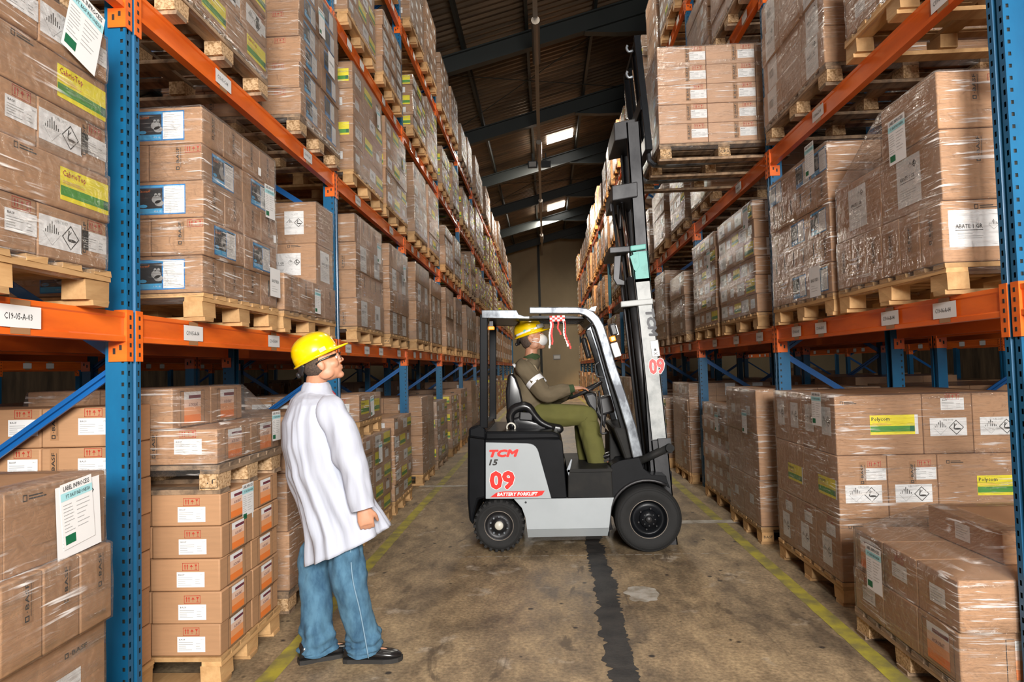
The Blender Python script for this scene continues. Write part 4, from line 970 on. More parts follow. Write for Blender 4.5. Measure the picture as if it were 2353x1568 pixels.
# wheels
def wheel(px, py, r, wd, rim, y, name, hubc, front):
    c = P_(px, py); t = MB()
    t.lathe([(0, rim), (-.0, rim + .01), (-.008, rim + .035), (-.012, r * .80), (-.004, r * .93), (.018, r * .985), (.045, r), (wd - .045, r), (wd - .01, r * .95), (wd, r * .8), (wd, rim)], (c[0], y, c[1]), 'y', 56)
    wo = fb(t, name, 'rubber', smooth=True)
    t = MB(); nb = 34 if front else 26
    for k in range(nb if not front else 0):
        a = 2 * math.pi * k / nb
        for s_, yy in ((1, .03), (-1, wd - .03)):
            t.box((c[0] + (r - (.0095 if front else .0075)) * math.cos(a), y + yy, c[1] + (r - (.0095 if front else .0075)) * math.sin(a)), (.022, .07, r * .105), 0, Matrix.Rotation(math.pi / 2 - a, 3, 'Y') @ Matrix.Rotation(R(90), 3, 'Y'))
    if not front: t.build('tread_block', 'rubber', wo)['kind'] = 'stuff'
    t = MB(); t.lathe([(.02, rim + .002), (.0, rim), (.004, rim - .008), (.035, rim - .014), (.05, rim * .78), (.03, rim * .66), (.03, rim * .45), (.02, rim * .43), (.02, 0)] if front else [(.01, rim + .002), (.0, rim), (.008, rim - .008), (.02, rim - .02), (.02, rim * .5), (.012, rim * .48), (.012, 0)], (c[0], y, c[1]), 'y', 40)
    ro = t.build('rim', 'truck_black' if front else 'mast_dark', wo, smooth=True)
    t = MB(); t.tube([(c[0] + (rim + .001) * math.cos(a), y - .001, c[1] + (rim + .001) * math.sin(a)) for a in [k * math.pi / 24 for k in range(49)]], .0035, 6, ref=(0, 1, 0), cap=False); t.build('rim_edge', 'galv', wo, smooth=True)
    t = MB()
    for q_ in ((.86, .93) if front else (.84,)): t.tube([(c[0] + r * q_ * math.cos(a), y - .009, c[1] + r * q_ * math.sin(a)) for a in [k * math.pi / 24 for k in range(49)]], .003, 6, ref=(0, 1, 0), cap=False)
    t.build('sidewall_ridge', 'rubber', wo, smooth=True)
    t = MB(); hr = .027 if front else .036
    t.lathe([(.02, hr), (-.012 if front else -.0, hr), (-.02 if front else -.008, hr * .8), (-.022 if front else -.012, 0)], (c[0], y, c[1]), 'y', 24); t.build('hub_cap', hubc, wo, smooth=True)
    for k in range(6 if front else 10):
        a = 2 * math.pi * k / (6 if front else 10) + .3; rr = rim * (.56 if front else .62)
        t = MB(); t.lathe([(.035, .010), (.012 if front else .004, .010), (.008 if front else .0, .006), (.008 if front else .0, 0)], (c[0] + rr * math.cos(a), y, c[1] + rr * math.sin(a)), 'y', 6); t.build('wheel_bolt', 'mast_dark' if front else 'frame_metal', wo)
    if front:
        t = MB(); t.lathe([(.03, .075), (.0, .07), (-.004, .03)], (c[0], y, c[1]), 'y', 24); t.build('hub_flange', 'truck_black', wo, smooth=True)
        for k in range(8):
            a = 2 * math.pi * k / 8; t = MB(); t.lathe([(.0, .007), (-.01, .006), (-.01, 0)], (c[0] + .05 * math.cos(a), y, c[1] + .05 * math.sin(a)), 'y', 6); t.build('flange_bolt', 'mast_dark', wo)
wheel(1491, 1194, .272, .20, .152, FY + .0, 'front_wheel', 'plastic', True)
wheel(1146, 1211, .208, .16, .118, FY + .03, 'rear_wheel', 'hub', False)
wheel(1491, 1194, .272, .20, .152, FY + FW - .2, 'front_wheel', 'plastic', True)
wheel(1146, 1211, .208, .16, .118, FY + FW - .19, 'rear_wheel', 'hub', False)
# overhead guard
def bar(path, w_, d, y, name, m_, bevel=.008, parent=fk, rr=None):
    b = MB(); pts = [P_(a, c) for a, c in path]; P = [Vector((p[0], y, p[1])) for p in pts]; rs = []
    for i, p in enumerate(P):
        t = (P[min(i + 1, len(P) - 1)] - P[max(i - 1, 0)]).normalized(); n_ = Vector((-t.z, 0, t.x)); q = (rr[i] if rr else w_) / 2
        rs.append([p + n_ * q - Vector((0, d / 2, 0)), p + n_ * q + Vector((0, d / 2, 0)), p - n_ * q + Vector((0, d / 2, 0)), p - n_ * q - Vector((0, d / 2, 0))])
    b.rings(rs); return fb(b, name, m_, parent, bevel=bevel)
curve = [(1216, 713), (1330, 713), (1345, 716), (1358, 723), (1369, 734), (1378, 750), (1388, 780), (1405, 840), (1430, 915), (1452, 985), (1467, 1052)]
wds = [.055, .055, .06, .066, .07, .072, .074, .076, .078, .08, .085]
for y in (FY + .05, FY + FW - .05): bar(curve, .06, .06, y, 'guard_front_pillar', 'frame_metal', rr=wds)
for y in (FY + .13, FY + FW - .13): bar([(1366, 745), (1384, 800), (1412, 900), (1436, 985), (1450, 1050)], .05, .05, y, 'inner_pillar', 'truck_black', .006)
for y in (FY + .04, FY + FW - .04): bar([(1111, 722), (1111, 985)], .065, .05, y, 'guard_rear_pillar', 'truck_black', .006)
pr([(1107, 713), (1187, 713), (1192, 723), (1205, 727), (1217, 727), (1217, 733), (1107, 731)], FY + .0, FY + .06, 'guard_rear_rail', 'frame_metal', .004)
pr([(1107, 713), (1187, 713), (1192, 723), (1205, 727), (1217, 727), (1217, 733), (1107, 731)], FY + FW - .06, FY + FW, 'guard_rear_rail', 'truck_black', .004)
for y in [FY + .17 + k * .12 for k in range(7)]:
    bar([(1180, 727), (1345, 727), (1362, 738)], .02, .03, y, 'guard_roof_bar', 'truck_black', .003)
pr([(1107, 718), (1190, 720), (1190, 732), (1107, 730)], FY + .05, FY + FW - .05, 'guard_roof_plate', 'truck_black', .004)
pr([(1340, 722), (1352, 722), (1368, 742), (1358, 742)], FY + .07, FY + FW - .07, 'guard_cross_member', 'truck_black', .004)
pr([(1360, 705), (1372, 703), (1368, 716), (1352, 712)], FY + .02, FY + .03, 'lifting_eye', 'frame_metal', .001)
# lamps, mirror, handle
b = MB(); p = P_(1127, 753); b.box((p[0], FY + .1, p[1]), (.05, .05, .028)); fb(b, 'indicator_lamp', 'amber', bevel=.006)
b = MB(); p = P_(1127, 744); b.box((p[0], FY + .1, p[1]), (.03, .03, .05)); fb(b, 'lamp_bracket', 'plastic')
def tilt_box(px, py, w_, h, d, ang, y, name, m_, bevel=.006, parent=fk):
    b = MB(); p = P_(px, py); b.box((p[0], y, p[1]), (w_, d, h), 0, Matrix.Rotation(R(ang), 3, 'Y')); return fb(b, name, m_, parent, bevel=bevel)
tilt_box(1411, 757, .055, .10, .12, -14, FY + .08, 'head_lamp', 'plastic', .012); tilt_box(1418, 758, .02, .085, .11, -14, FY + .08, 'head_lamp_glass', 'lamp_glass', .004)
tilt_box(1410, 778, .045, .045, .07, -14, FY + .08, 'front_indicator', 'amber', .008)
tilt_box(1416, 804, .06, .12, .13, -16, FY + .08, 'work_lamp', 'lamp_glass', .008); tilt_box(1411, 790, .04, .02, .06, 0, FY + .08, 'lamp_bracket', 'plastic', .003)
tilt_box(1357, 795, .045, .20, .12, -14, FY + .62, 'rear_view_mirror', 'plastic', .02)
b = MB(); pp = [P_(*q) for q in ((1380, 832), (1371, 838), (1370, 850), (1374, 864), (1380, 867), (1392, 868))]; b.tube([(q[0], FY + .11, q[1]) for q in pp], .008, 8, sub=3); fb(b, 'grab_handle', 'plastic', smooth=True)
b = MB(); pp = [P_(*q) for q in ((1372, 742), (1380, 765), (1385, 785))]; b.tube([(q[0], FY + .16, q[1]) for q in pp], .022, 8, sub=3); fb(b, 'wiring_sleeve', 'frame_metal', smooth=True)
# seat
b = MB(); S = PL([(1170, 862), (1178, 857), (1188, 868), (1198, 895), (1205, 930), (1203, 960), (1180, 975), (1168, 960), (1165, 900)], FC)
b.prism(S, FC - .23, FC + .23); fb(b, 'seat_back', 'vinyl', bevel=.045, seg=4, smooth=True)
b = MB(); S = PL([(1170, 960), (1200, 950), (1230, 962), (1290, 972), (1296, 985), (1285, 992), (1180, 992)], FC)
b.prism(S, FC - .24, FC + .24); fb(b, 'seat_cushion', 'vinyl', bevel=.03, seg=4, smooth=True)
b = MB(); pp = PL([(1180, 985), (1172, 960), (1180, 942), (1200, 934), (1215, 938), (1228, 955), (1245, 972), (1275, 985)], FC - .26); b.tube([(q[0], FC - .26, q[1]) for q in pp], [.03, .035, .04, .042, .04, .034, .03, .02], 12, sub=3); fb(b, 'hip_restraint', 'vinyl', smooth=True)
b = MB(); pp = PL([(1180, 985), (1172, 960), (1180, 942), (1200, 934), (1215, 938), (1228, 955), (1245, 972), (1275, 985)], FC - .26); b.tube([(q[0], FC + .26, q[1]) for q in pp], [.03, .035, .04, .042, .04, .034, .03, .02], 12, sub=3); fb(b, 'hip_restraint', 'vinyl', smooth=True)
tilt_box(1207, 962, .11, .07, .04, 6, FC - .27, 'belt_buckle_box', 'plastic', .008)
tilt_box(1198, 990, .05, .03, .05, 0, FC - .2, 'seat_rail', 'frame_metal', .004); tilt_box(1250, 992, .3, .02, .4, 0, FC, 'seat_base', 'truck_matt', .004)
b = MB(); p = P_(1171, 988); b.lathe([(-.02, .03), (-.02, .042), (.02, .042), (.02, .03), (-.02, .03)], (p[0], FY + .25, p[1]), 'y', 20); fb(b, 'cable_grommet', 'hub', smooth=True)
# steering column, console, wheel
b = MB(); S = PL([(1340, 905), (1362, 900), (1378, 915), (1392, 950), (1388, 985), (1375, 960), (1350, 930)], FC); b.prism(S, FC - .11, FC + .11); fb(b, 'steering_console', 'plastic', bevel=.02)
tilt_box(1402, 938, .13, .16, .22, -14, FC - .02, 'instrument_display', 'plastic', .02); tilt_box(1394, 925, .09, .05, .2, -14, FC - .02, 'display_hood', 'vinyl', .01)
b = MB(); S = PL([(1398, 975), (1430, 970), (1440, 990), (1462, 1052), (1430, 1062), (1412, 1010)], FC); b.prism(S, FY + .1, FY + FW - .1); fb(b, 'front_dash', 'truck_matt', bevel=.02)
b = MB(); pp = [P_(*q) for q in ((1380, 900), (1385, 930), (1388, 960), (1385, 1000), (1400, 1000))]; b.tube([(q[0], FY + .2, q[1]) for q in pp], .009, 8, sub=3); fb(b, 'hose', 'plastic', smooth=True)
wc = Vector((P_(1345, 897, FC)[0], FC - .02, P_(1345, 897, FC)[1])); ax = Vector((-.42, 0, .9)).normalized(); U = Vector((ax.z, 0, -ax.x))
b = MB(); pts = [wc + U * .155 * math.cos(a) + Vector((0, 1, 0)) * .155 * math.sin(a) for a in [k * math.pi / 16 for k in range(33)]]; b.tube(pts, .014, 8, ref=ax, cap=False)
for a in (.3, 2.4, 4.5): b.tube([wc - ax * .03, wc + (U * math.cos(a) + Vector((0, 1, 0)) * math.sin(a)) * .15], .012, 6)
b.tube([wc - ax * .2, wc], .035, 10); fb(b, 'steering_wheel', 'plastic', smooth=True)
kn = wc + U * (-.04) + Vector((0, -.15, 0)) + ax * .035
b = MB(); b.ell(kn, (.028, .022, .016), n=12); fb(b, 'steering_knob', 'knob', smooth=True)
b = MB(); b.tube([kn + Vector((.02, 0, -.01)), kn + Vector((.1, .02, -.02)), kn + Vector((.14, .03, -.05)), kn + Vector((.14, .06, -.2))], .006, 6, sub=3); fb(b, 'lift_lever', 'chrome', smooth=True)
# mast : near/far rails leaning back
MN, MF = FC - .30, FC + .30
def rail(path, y, wx, name, m_, th=.012, wy=.07):
    b = MB(); A = [Vector((*P_(a, c, MN),)) for a, c in path]; a, c = A
    d = (c - a).normalized(); n_ = Vector((d.y, -d.x)); sgn = 1 if y < FC else -1
    def sl(o0, o1, y0, y1):
        q = [a + n_ * o0, a + n_ * o1, c + n_ * o1, c + n_ * o0]; b.prism([(v.x, v.y) for v in q], min(y0, y1), max(y0, y1))
    sl(-wx / 2, wx / 2, y, y + sgn * th); sl(-wx / 2, -wx / 2 + th, y, y + sgn * wy); sl(wx / 2 - th, wx / 2, y, y + sgn * wy)
    return fb(b, name, m_, bevel=.002)
for y, mm in ((MN, 'mast_white'), (MF, 'mast_dark')):
    rail([(1540, 1262), (1515, 1012)], y, .135, 'outer_mast_rail', 'mast_dark'); rail([(1515, 1010), (1476, 640)], y, .135, 'outer_mast_rail', mm)
    rail([(1510, 1100), (1455, 278)], y + (.02 if y < FC else -.02), .115, 'inner_mast_rail', 'mast_dark', .014)
rail([(1477, 648), (1470, 578)], MN, .135, 'mast_rail_top', 'mint')
def cross(x0, y0, x1, y1, h, name, m_, ya=MN - .01, yb=MF + .01):
    b = MB(); p, q = P_(x0, y0, MN), P_(x1, y1, MN); b.prism([(p[0], p[1] - h / 2), (q[0], q[1] - h / 2), (q[0], q[1] + h / 2), (p[0], p[1] + h / 2)], ya, yb); return fb(b, name, m_, bevel=.008)
cross(1400, 576, 1448, 572, .055, 'mast_cross_tie', 'mast_dark'); cross(1448, 572, 1484, 567, .045, 'mast_cross_tie', 'mint', MN - .02, MN + .05)
cross(1426, 700, 1500, 693, .05, 'mast_cross_tie', 'mast_white', MN - .02, MN + .04); cross(1426, 700, 1470, 695, .05, 'mast_cross_tie', 'mast_dark', MN + .04, MF)
cross(1406, 445, 1465, 435, .13, 'mast_cross_tie', 'mast_dark'); cross(1412, 300, 1462, 290, .16, 'mast_cross_tie', 'mast_dark', MN + .03, MF)
cross(1500, 1100, 1545, 1100, .12, 'mast_cross_tie', 'mast_dark', MN + .01, MF - .01)
pr([(1447, 590), (1466, 580), (1470, 610), (1461, 625), (1456, 620)], MN - .015, MN + .0, 'mast_gusset', 'mint', .002, ypx=MN)
b = MB()
for y in (MN + .08, MF - .08):
    a, c, d = P_(1432, 462, MN), P_(1460, 690, MN), P_(1505, 1095, MN)
    b = MB(); b.tube([(a[0], y, a[1]), (c[0], y, c[1])], .022, 14); fb(b, 'lift_cylinder_rod', 'chrome', smooth=True)
    b = MB(); a = P_(1452, 635, MN); b.tube([(a[0], y, a[1]), (d[0], y, d[1])], .036, 16); fb(b, 'lift_cylinder', 'mast_dark', smooth=True)
for k, (dx, y) in enumerate(((0, FC - .12), (7, FC - .06), (14, FC + .04), (-14, FC - .16))):
    a, c = P_(1424 + dx, 460, MN), P_(1493 + dx * .6, 1095, MN); b = MB(); b.tube([(a[0], y, a[1]), ((a[0] + c[0]) / 2, y, (a[1] + c[1]) / 2), (c[0], y, c[1])], .012, 8); fb(b, 'lift_chain' if k < 2 else 'hydraulic_hose', 'plastic' if k >= 2 else 'mast_dark', smooth=True)
b = MB(); pp = PL([(1408, 480), (1407, 460), (1420, 446), (1432, 455), (1430, 480), (1428, 520)], MN); b.tube([(q[0], MN + .12, q[1]) for q in pp], .014, 8, sub=4); fb(b, 'hydraulic_hose', 'plastic', smooth=True)
b = MB(); S = PL([(1412, 588), (1428, 586), (1424, 640), (1436, 645), (1436, 655), (1418, 654), (1410, 640)], MN); b.prism(S, MN + .02, MN + .05); fb(b, 'hose_guide', 'mast_dark', bevel=.004)
b = MB(); p = P_(1444, 268, MN); b.lathe([(p[1] - .03, .02), (p[1] + .01, .02), (p[1] + .018, .0)], (p[0], MN + .08, 0), 'z', 14); fb(b, 'cylinder_end_cap', 'chrome', smooth=True)
b = MB(); b.tube([(P_(1470, 1060, MN)[0], MN + .0, P_(1470, 1060, MN)[1]), (P_(1536, 1028, MN)[0], MN - .02, P_(1536, 1028, MN)[1])], [.034, .034], 14); fb(b, 'tilt_cylinder', 'truck_matt', smooth=True)
b = MB(); p = P_(1536, 1028, MN); b.lathe([(-.06, 0), (-.06, .035), (.04, .035), (.04, 0)], (p[0], MN - .02, p[1]), 'y', 20); fb(b, 'tilt_cylinder_pivot', 'truck_matt', smooth=False)
pr([(1510, 1008), (1540, 1006), (1544, 1040), (1515, 1045)], MN - .03, MN - .0, 'tilt_bracket', 'mast_dark', .003, ypx=MN)
# carriage, load backrest, forks
CY = 6.38
def cbar(path, y, wx, wy, name, m_='mast_dark', bevel=.003):
    b = MB(); A = [Vector(P_(a, c, CY - .4)) for a, c in path]; rs = []
    for i, p in enumerate(A):
        t = (A[min(i + 1, len(A) - 1)] - A[max(i - 1, 0)]).normalized(); n_ = Vector((t.y, -t.x)) * wx / 2
        rs.append([Vector((p.x - n_.x, y - wy / 2, p.y - n_.y)), Vector((p.x + n_.x, y - wy / 2, p.y + n_.y)), Vector((p.x + n_.x, y + wy / 2, p.y + n_.y)), Vector((p.x - n_.x, y + wy / 2, p.y - n_.y))])
    b.rings(rs); return fb(b, name, m_, bevel=bevel)
for y in (CY - .40, CY - .13, CY + .13, CY + .40): cbar([(1463, 84), (1492, 345)], y, .055 if abs(y - CY) > .3 else .03, .05, 'backrest_upright', 'truck_black')
def crossb(px, py, h, name, wx=.05):
    b = MB(); p = P_(px, py, CY - .4); b.box((p[0], CY, p[1]), (wx, .84, h)); fb(b, name, 'truck_black', bevel=.004)
crossb(1465, 92, .05, 'backrest_cross_bar'); crossb(1478, 238, .12, 'carriage_plate', .06); crossb(1489, 330, .12, 'carriage_plate', .06)
for py in (112, 172):
    b = MB(); q = PL([(1456, py), (1446, py + 2), (1441, py - 6), (1443, py - 12)], CY - .4); b.tube([(v[0], CY - .36, v[1]) for v in q], .012, 7, sub=3); fb(b, 'hose_hook', 'frame_metal', smooth=True)
for y in (CY - .27, CY + .27):
    b = MB(); h0 = P_(1487, 300, CY - .4); e = (h0[0] + .03, 3.29)
    b.tube([(h0[0], y, h0[1]), (h0[0] + .025, y, 3.42), (h0[0] + .03, y, 3.345), (h0[0] + .07, y, 3.305), (h0[0] + .2, y, 3.30), (h0[0] + 1.0, y, 3.315)], [(.02, .05), (.02, .05), (.02, .05), (.02, .05), (.02, .05), (.008, .045)], 8, ref=(-1, 0, 0)); fb(b, 'fork', 'frame_metal', bevel=.003)
# decals
def decal(px, py, y, tilt=0): q = P_(px, py, FY); return (q[0], y, q[1])
def dec(name, build, px, py, y, rot=0, mats=('bright_red', 'ink', 'white')):
    s = ST(); build(s); me = s.mesh(name, list(mats)); o = link(name, me, fk)
    p = at(px, py, y); M = Matrix(((math.cos(rot), -math.sin(rot), 0), (0, 0, -1), (math.sin(rot), math.cos(rot), 0))).to_4x4()
    M.translation = Vector((p.x - .2, y - FC - .0008, p.z)); o.matrix_local = M; return o
yd = FY - .0045
dec('lettering', lambda s: s.text('TCM', 0, 0, .23, .052, 0, shear=.25, fat=.006), 1158, 1042, yd, -ROLL * -.0)
dec('lettering', lambda s: s.text('15', 0, 0, .07, .044, 1, shear=.25, fat=.003), 1134, 1063, yd)
dec('truck_number', lambda s: (s.text('09', 0, 0, .19, .135, 2, 0, fat=.0135), s.text('09', 0, 0, .19, .135, 0, 2, fat=.0085)), 1154, 1104, yd)
dec('lettering', lambda s: (s.poly([(-.225, -.022), (.16, -.022), (.2, -.012), (.225, .024), (-.11, .024), (-.17, .016)], 0, 0), s.text('BATTERY FORKLIFT', -.0, .001, .33, .026, 2, 1, shear=.2, fat=.0018)), 1189, 1136, yd)
md = MN - .0012
dec('lettering', lambda s: s.text('TCM', 0, 0, .225, .066, 1, shear=.1, fat=.006), 1497, 742, md, R(-83), ('bright_red', 'mast_dark', 'white'))
dec('warning_label', lambda s: (s.rect(-.035, -.07, .035, .07, 2), s.frame(-.033, -.068, .033, .068, .002, 1, 1), s.poly([(-.012, -.02), (.012, -.02), (0, .004)], 1, 1), s.line((-.015, -.055), (.015, -.035), .003, 1), s.line((-.015, -.035), (.015, -.055), .003, 1)), 1505, 801, md, R(6))
dec('truck_number', lambda s: (s.text('09', 0, 0, .12, .12, 2, 0, fat=.011), s.text('09', 0, 0, .12, .12, 0, 2, fat=.006)), 1509, 842, md, R(3))
# ribbon hanging from the guard
MT['ribbon_red'] = mat('ribbon_red', (.75, .03, .02, 1), .6); MT['ribbon_white'] = mat('ribbon_white', (.8, .76, .72, 1), .6)
rb = tag(empty('ribbon_charm', (P_(1280, 730)[0], FY + .06, P_(1280, 730)[1])), 'red and white checked ribbon hanging from the forklift roof', 'ribbon')
b = MB(); 
for i in range(6):
    for j in range(3): b.box((-.052 + i * .021 + .002, 0, .012 - j * .016), (.021, .012, .016), (i + j) % 2)
b.build('knot', ['ribbon_red', 'ribbon_white'], rb)
for x, L_, m_, sw in ((-.055, .23, 'ribbon_white', -.02), (.052, .22, 'ribbon_white', .03), (-.04, .2, 'ribbon_red', -.01), (.06, .24, 'ribbon_red', .045), (.005, .12, 'ribbon_red', .02)):
    b = MB(); n = 10
    for i in range(n):
        f = lambda t: (x + sw * t * t + .006 * math.sin(t * 9), -L_ * t - .02)
        a, c = f(i / n), f((i + 1) / n); b.box(((a[0] + c[0]) / 2, .004 * math.sin(i), (a[1] + c[1]) / 2), (.014, .002, L_ / n * 1.04))
    b.build('tail', m_, rb)
# ---------------------------------------------------------------- people
MT['skin'] = mat('skin', (.56, .27, .16, 1), .5, nscale=(20, 20, 20), namt=.10); MT['skin'].node_tree.nodes['Principled BSDF'].inputs['Subsurface Weight'].default_value = .08
MT['skin_b'] = mat('skin_dark', (.46, .22, .13, 1), .5, nscale=(20, 20, 20), namt=.10)
MT['hair'] = mat('short_black_hair', (.025, .018, .014, 1), .75, nscale=(120, 120, 120), c2=(.09, .06, .045, 1), ramp=(.4, .7))
MT['hat'] = mat('yellow_hard_hat', (.90, .60, .0, 1), .28, coat=.5)
MT['coat'] = mat('white_lab_coat', (.46, .485, .56, 1), .85, nscale=(1, 1, .22), bump=1, bscale=11)
MT['denim'] = mat('blue_denim', (.085, .20, .30, 1), .9, nscale=(16, 16, 7), c2=(.028, .085, .155, 1), ramp=(.35, .62), bump=.3, bscale=90)
MT['stitch'] = mat('jeans_seam', (.20, .32, .42, 1), .9)
MT['leather'] = mat('black_leather', (.012, .011, .011, 1), .25)
MT['sole'] = mat('shoe_sole', (.02, .018, .016, 1), .7)
MT['shirt'] = mat('red_shirt', (.45, .04, .06, 1), .8)
MT['olive'] = mat('olive_jacket', (.135, .105, .062, 1), .88, nscale=(6, 6, 6), namt=.15, bump=.15, bscale=200)
MT['tan'] = mat('tan_yoke', (.34, .27, .17, 1), .88)
MT['ogreen'] = mat('dark_green_collar', (.03, .055, .018, 1), .85)
MT['pants'] = mat('green_trousers', (.125, .12, .028, 1), .88, nscale=(6, 6, 6), namt=.18, bump=.15, bscale=200)
MT['reflective'] = mat('reflective_tape', (.75, .76, .78, 1), .3)
MT['mask'] = mat('white_face_mask', (.80, .80, .80, 1), .8)
MT['eye_white'] = mat('eye_white', (.8, .78, .74, 1), .3); MT['lens'] = mat('glasses_frame', (.01, .01, .012, 1), .25); MT['patch'] = mat('teal_badge', (.02, .40, .25, 1), .5)
X3, Z3 = Vector((1, 0, 0)), Vector((0, 0, 1))
def basis(yaw, pitch, roll=0):
    f = Vector((math.cos(yaw) * math.cos(pitch), math.sin(yaw) * math.cos(pitch), math.sin(pitch)))
    s = Vector((-math.sin(yaw), math.cos(yaw), 0)); u = f.cross(s); return f, s, u     # forward, left, up
def head_geo(b, c, B, k=1.0, neck=None):
    f, s, u = B; at_ = lambda x, y, z: c + f * x * k + s * y * k + u * z * k
    E = lambda p, r: b.ell(at_(*p), (r[0] * k, r[1] * k, r[2] * k), (f, s, u), 16)
    E((-.012, 0, .035), (.098, .077, .092)); E((.012, 0, -.02), (.08, .068, .085)); E((.03, 0, -.06), (.062, .055, .05)); E((.07, 0, -.095), (.026, .028, .02))
    for q in (-1, 1):
        E((.055, q * .035, -.022), (.035, .027, .03)); E((.078, q * .032, .034), (.02, .03, .012)); E((.073, q * .030, .006), (.017, .018, .012))
        E((-.008, q * .076, -.008), (.020, .009, .032)); E((-.02, q * .080, .004), (.012, .006, .022)); E((.005, q * .052, -.06), (.045, .018, .035))
    E((.098, 0, .008), (.014, .011, .022)); E((.108, 0, -.014), (.016, .012, .014)); E((.1, -.013, -.022), (.011, .008, .008)); E((.1, .013, -.022), (.011, .008, .008))
    E((.092, 0, -.048), (.012, .024, .007)); E((.089, 0, -.061), (.012, .021, .008)); E((.08, 0, -.05), (.016, .034, .022)); E((.08, 0, .05), (.016, .045, .03))
def hand_geo(b, w, d, pn, side, curl=.5, k=1.0, spread=.12):
    """w wrist, d pointing along the hand, pn palm normal (out of the palm), side: direction of the thumb."""
    d = d.normalized(); pn = (pn - pn.dot(d) * d).normalized(); t = side.normalized(); t = (t - t.dot(d) * d - t.dot(pn) * pn).normalized()
    b.tube([w - d * .04, w, w + d * .03 * k, w + d * .065 * k, w + d * .09 * k], [(.024, .03), (.021, .029), (.02, .038), (.017, .043), (.012, .04)], 12, ref=pn)
    for i, (o, L_, r) in enumerate(((.030, .066, .0092), (.010, .075, .0095), (-.011, .070, .009), (-.030, .056, .008))):
        p = w + d * .082 * k + t * o * k; dd = (d + t * (o * spread * 20 * .3)).normalized(); pts = [p - dd * .02, p]; a = 0
        for j, q in enumerate((.45, .32, .23)):
            a += curl * (1.1 if j else .7); v = dd * math.cos(a) + pn * math.sin(a); p = p + v * L_ * q * k; pts.append(p)
        b.tube(pts, [r * 1.1 * k, r * 1.1 * k, r * k, r * .92 * k, r * .75 * k], 8, ref=pn, sub=2)
        b.ell(pts[-1], (r * .75 * k,) * 3, n=8)
    p0 = w + d * .022 * k + t * .026 * k; v1 = (d * .75 + t * .62 + pn * .25).normalized(); v2 = (d * .9 + t * .2 + pn * .4 * (1 + curl)).normalized()
    b.tube([p0 - v1 * .01, p0 + v1 * .035 * k, p0 + v1 * .04 * k + v2 * .027 * k, p0 + v1 * .04 * k + v2 * .05 * k], [.014 * k, .0125 * k, .0105 * k, .008 * k], 8, ref=pn, sub=2)
def fuse(b, name, m_, parent, vox=.0045, smooth_it=6):
    me = b.mesh(name, [m_]); o = bpy.data.objects.new(name, me); col.objects.link(o)
    r_ = o.modifiers.new('remesh', 'REMESH'); r_.mode = 'VOXEL'; r_.voxel_size = vox; r_.use_smooth_shade = True
    s = o.modifiers.new('smooth', 'SMOOTH'); s.factor = .5; s.iterations = smooth_it
    dg = bpy.context.evaluated_depsgraph_get(); dg.update(); m2 = bpy.data.meshes.new_from_object(o.evaluated_get(dg))
    bpy.data.objects.remove(o); m2.name = name; m2.polygons.foreach_set('use_smooth', [True] * len(m2.polygons))
    return link(name, m2, parent)
def hat(parent, c, B, k=1.0, badge=False):
    f, s, u = B; b = MB(); n = 40; rs = []
    prof = [(.0, 1.0), (.03, .995), (.06, .96), (.085, .88), (.105, .75), (.12, .56), (.129, .33), (.132, .1)]
    def pt(a, rr, z, br=0):
        ca, sa = math.cos(a), math.sin(a); fr = max(0, ca)
        return c + f * ((.128 * rr + br * (.012 + .05 * fr ** 3)) * ca - .004) * k + s * ((.108 * rr + br * .012) * sa) * k + u * (z - br * .010 * fr) * k
    rs.append([pt(2 * math.pi * i / n, 1.0, -.006, 1.0) for i in range(n)]); rs.append([pt(2 * math.pi * i / n, 1.0, .002, 1.0) for i in range(n)])
    for z, rr in prof:
        ring = []
        for i in range(n):
            a = 2 * math.pi * i / n; y = rr * .108 * math.sin(a)
            lift = .007 * math.exp(-(y / .012) ** 2) * (1 - rr * .75) + .004 * math.exp(-((abs(y) - .035) / .008) ** 2) * (1 - rr * .8)
            ring.append(pt(a, rr, z + lift + .002))
        rs.append(ring)
    b.rings(rs, 0, True)
    h = b.build('hard_hat', 'hat', parent, smooth=True)
    b = MB(); b.rings([[pt(2 * math.pi * i / n, .985, z) for i in range(n)] for z in (-.004, .01)], 0, False)
    for q in (-1, 1):
        p = c + f * .045 * k + s * q * .106 * k + u * .018 * k; b.box(p, (.035, .01, .022), 0, Matrix((f, s, u)).transposed())
    b.build('hat_rim', 'hat', h)
    b = MB(); b.tube([c - f * .09 * k + s * .075 * k - u * .005, c - f * .118 * k + s * .04 * k - u * .035 * k, c - f * .126 * k - u * .045 * k, c - f * .118 * k - s * .04 * k - u * .035 * k, c - f * .09 * k - s * .075 * k - u * .005], [(.018, .006)] * 5, 8, ref=u, sub=3)
    b.lathe([(-.012, 0), (-.012, .016), (.012, .016), (.012, 0)], (0, 0, 0), 'x', 12) if 0 else b.ell(c - f * .138 * k - u * .045 * k, (.014, .02, .018), (f, s, u), 10)
    b.build('ratchet_strap', 'plastic', h, smooth=True)
    if badge:
        b = MB(); p = c - s * .109 * k + u * .03 * k - f * .02; b.lathe([(-.002, .014), (-.002, 0)], tuple(p), 'y', 16)
        b.build('badge', 'patch', h)
        b = MB(); b.tube([pt(a, 1.03, .024 + .004 * math.cos(a)) for a in [R(q) for q in range(-150, 151, 15)]], [(.010, .003)] * 21, 8, ref=u); b.build('goggle_band', 'lamp_glass', h, smooth=True)
        b = MB(); b.tube([pt(a, 1.08, .034) for a in [R(q) for q in range(-48, 49, 12)]], [(.019, .008)] * 9, 8, ref=u); b.build('goggles', 'grey', h, smooth=True)
    return h
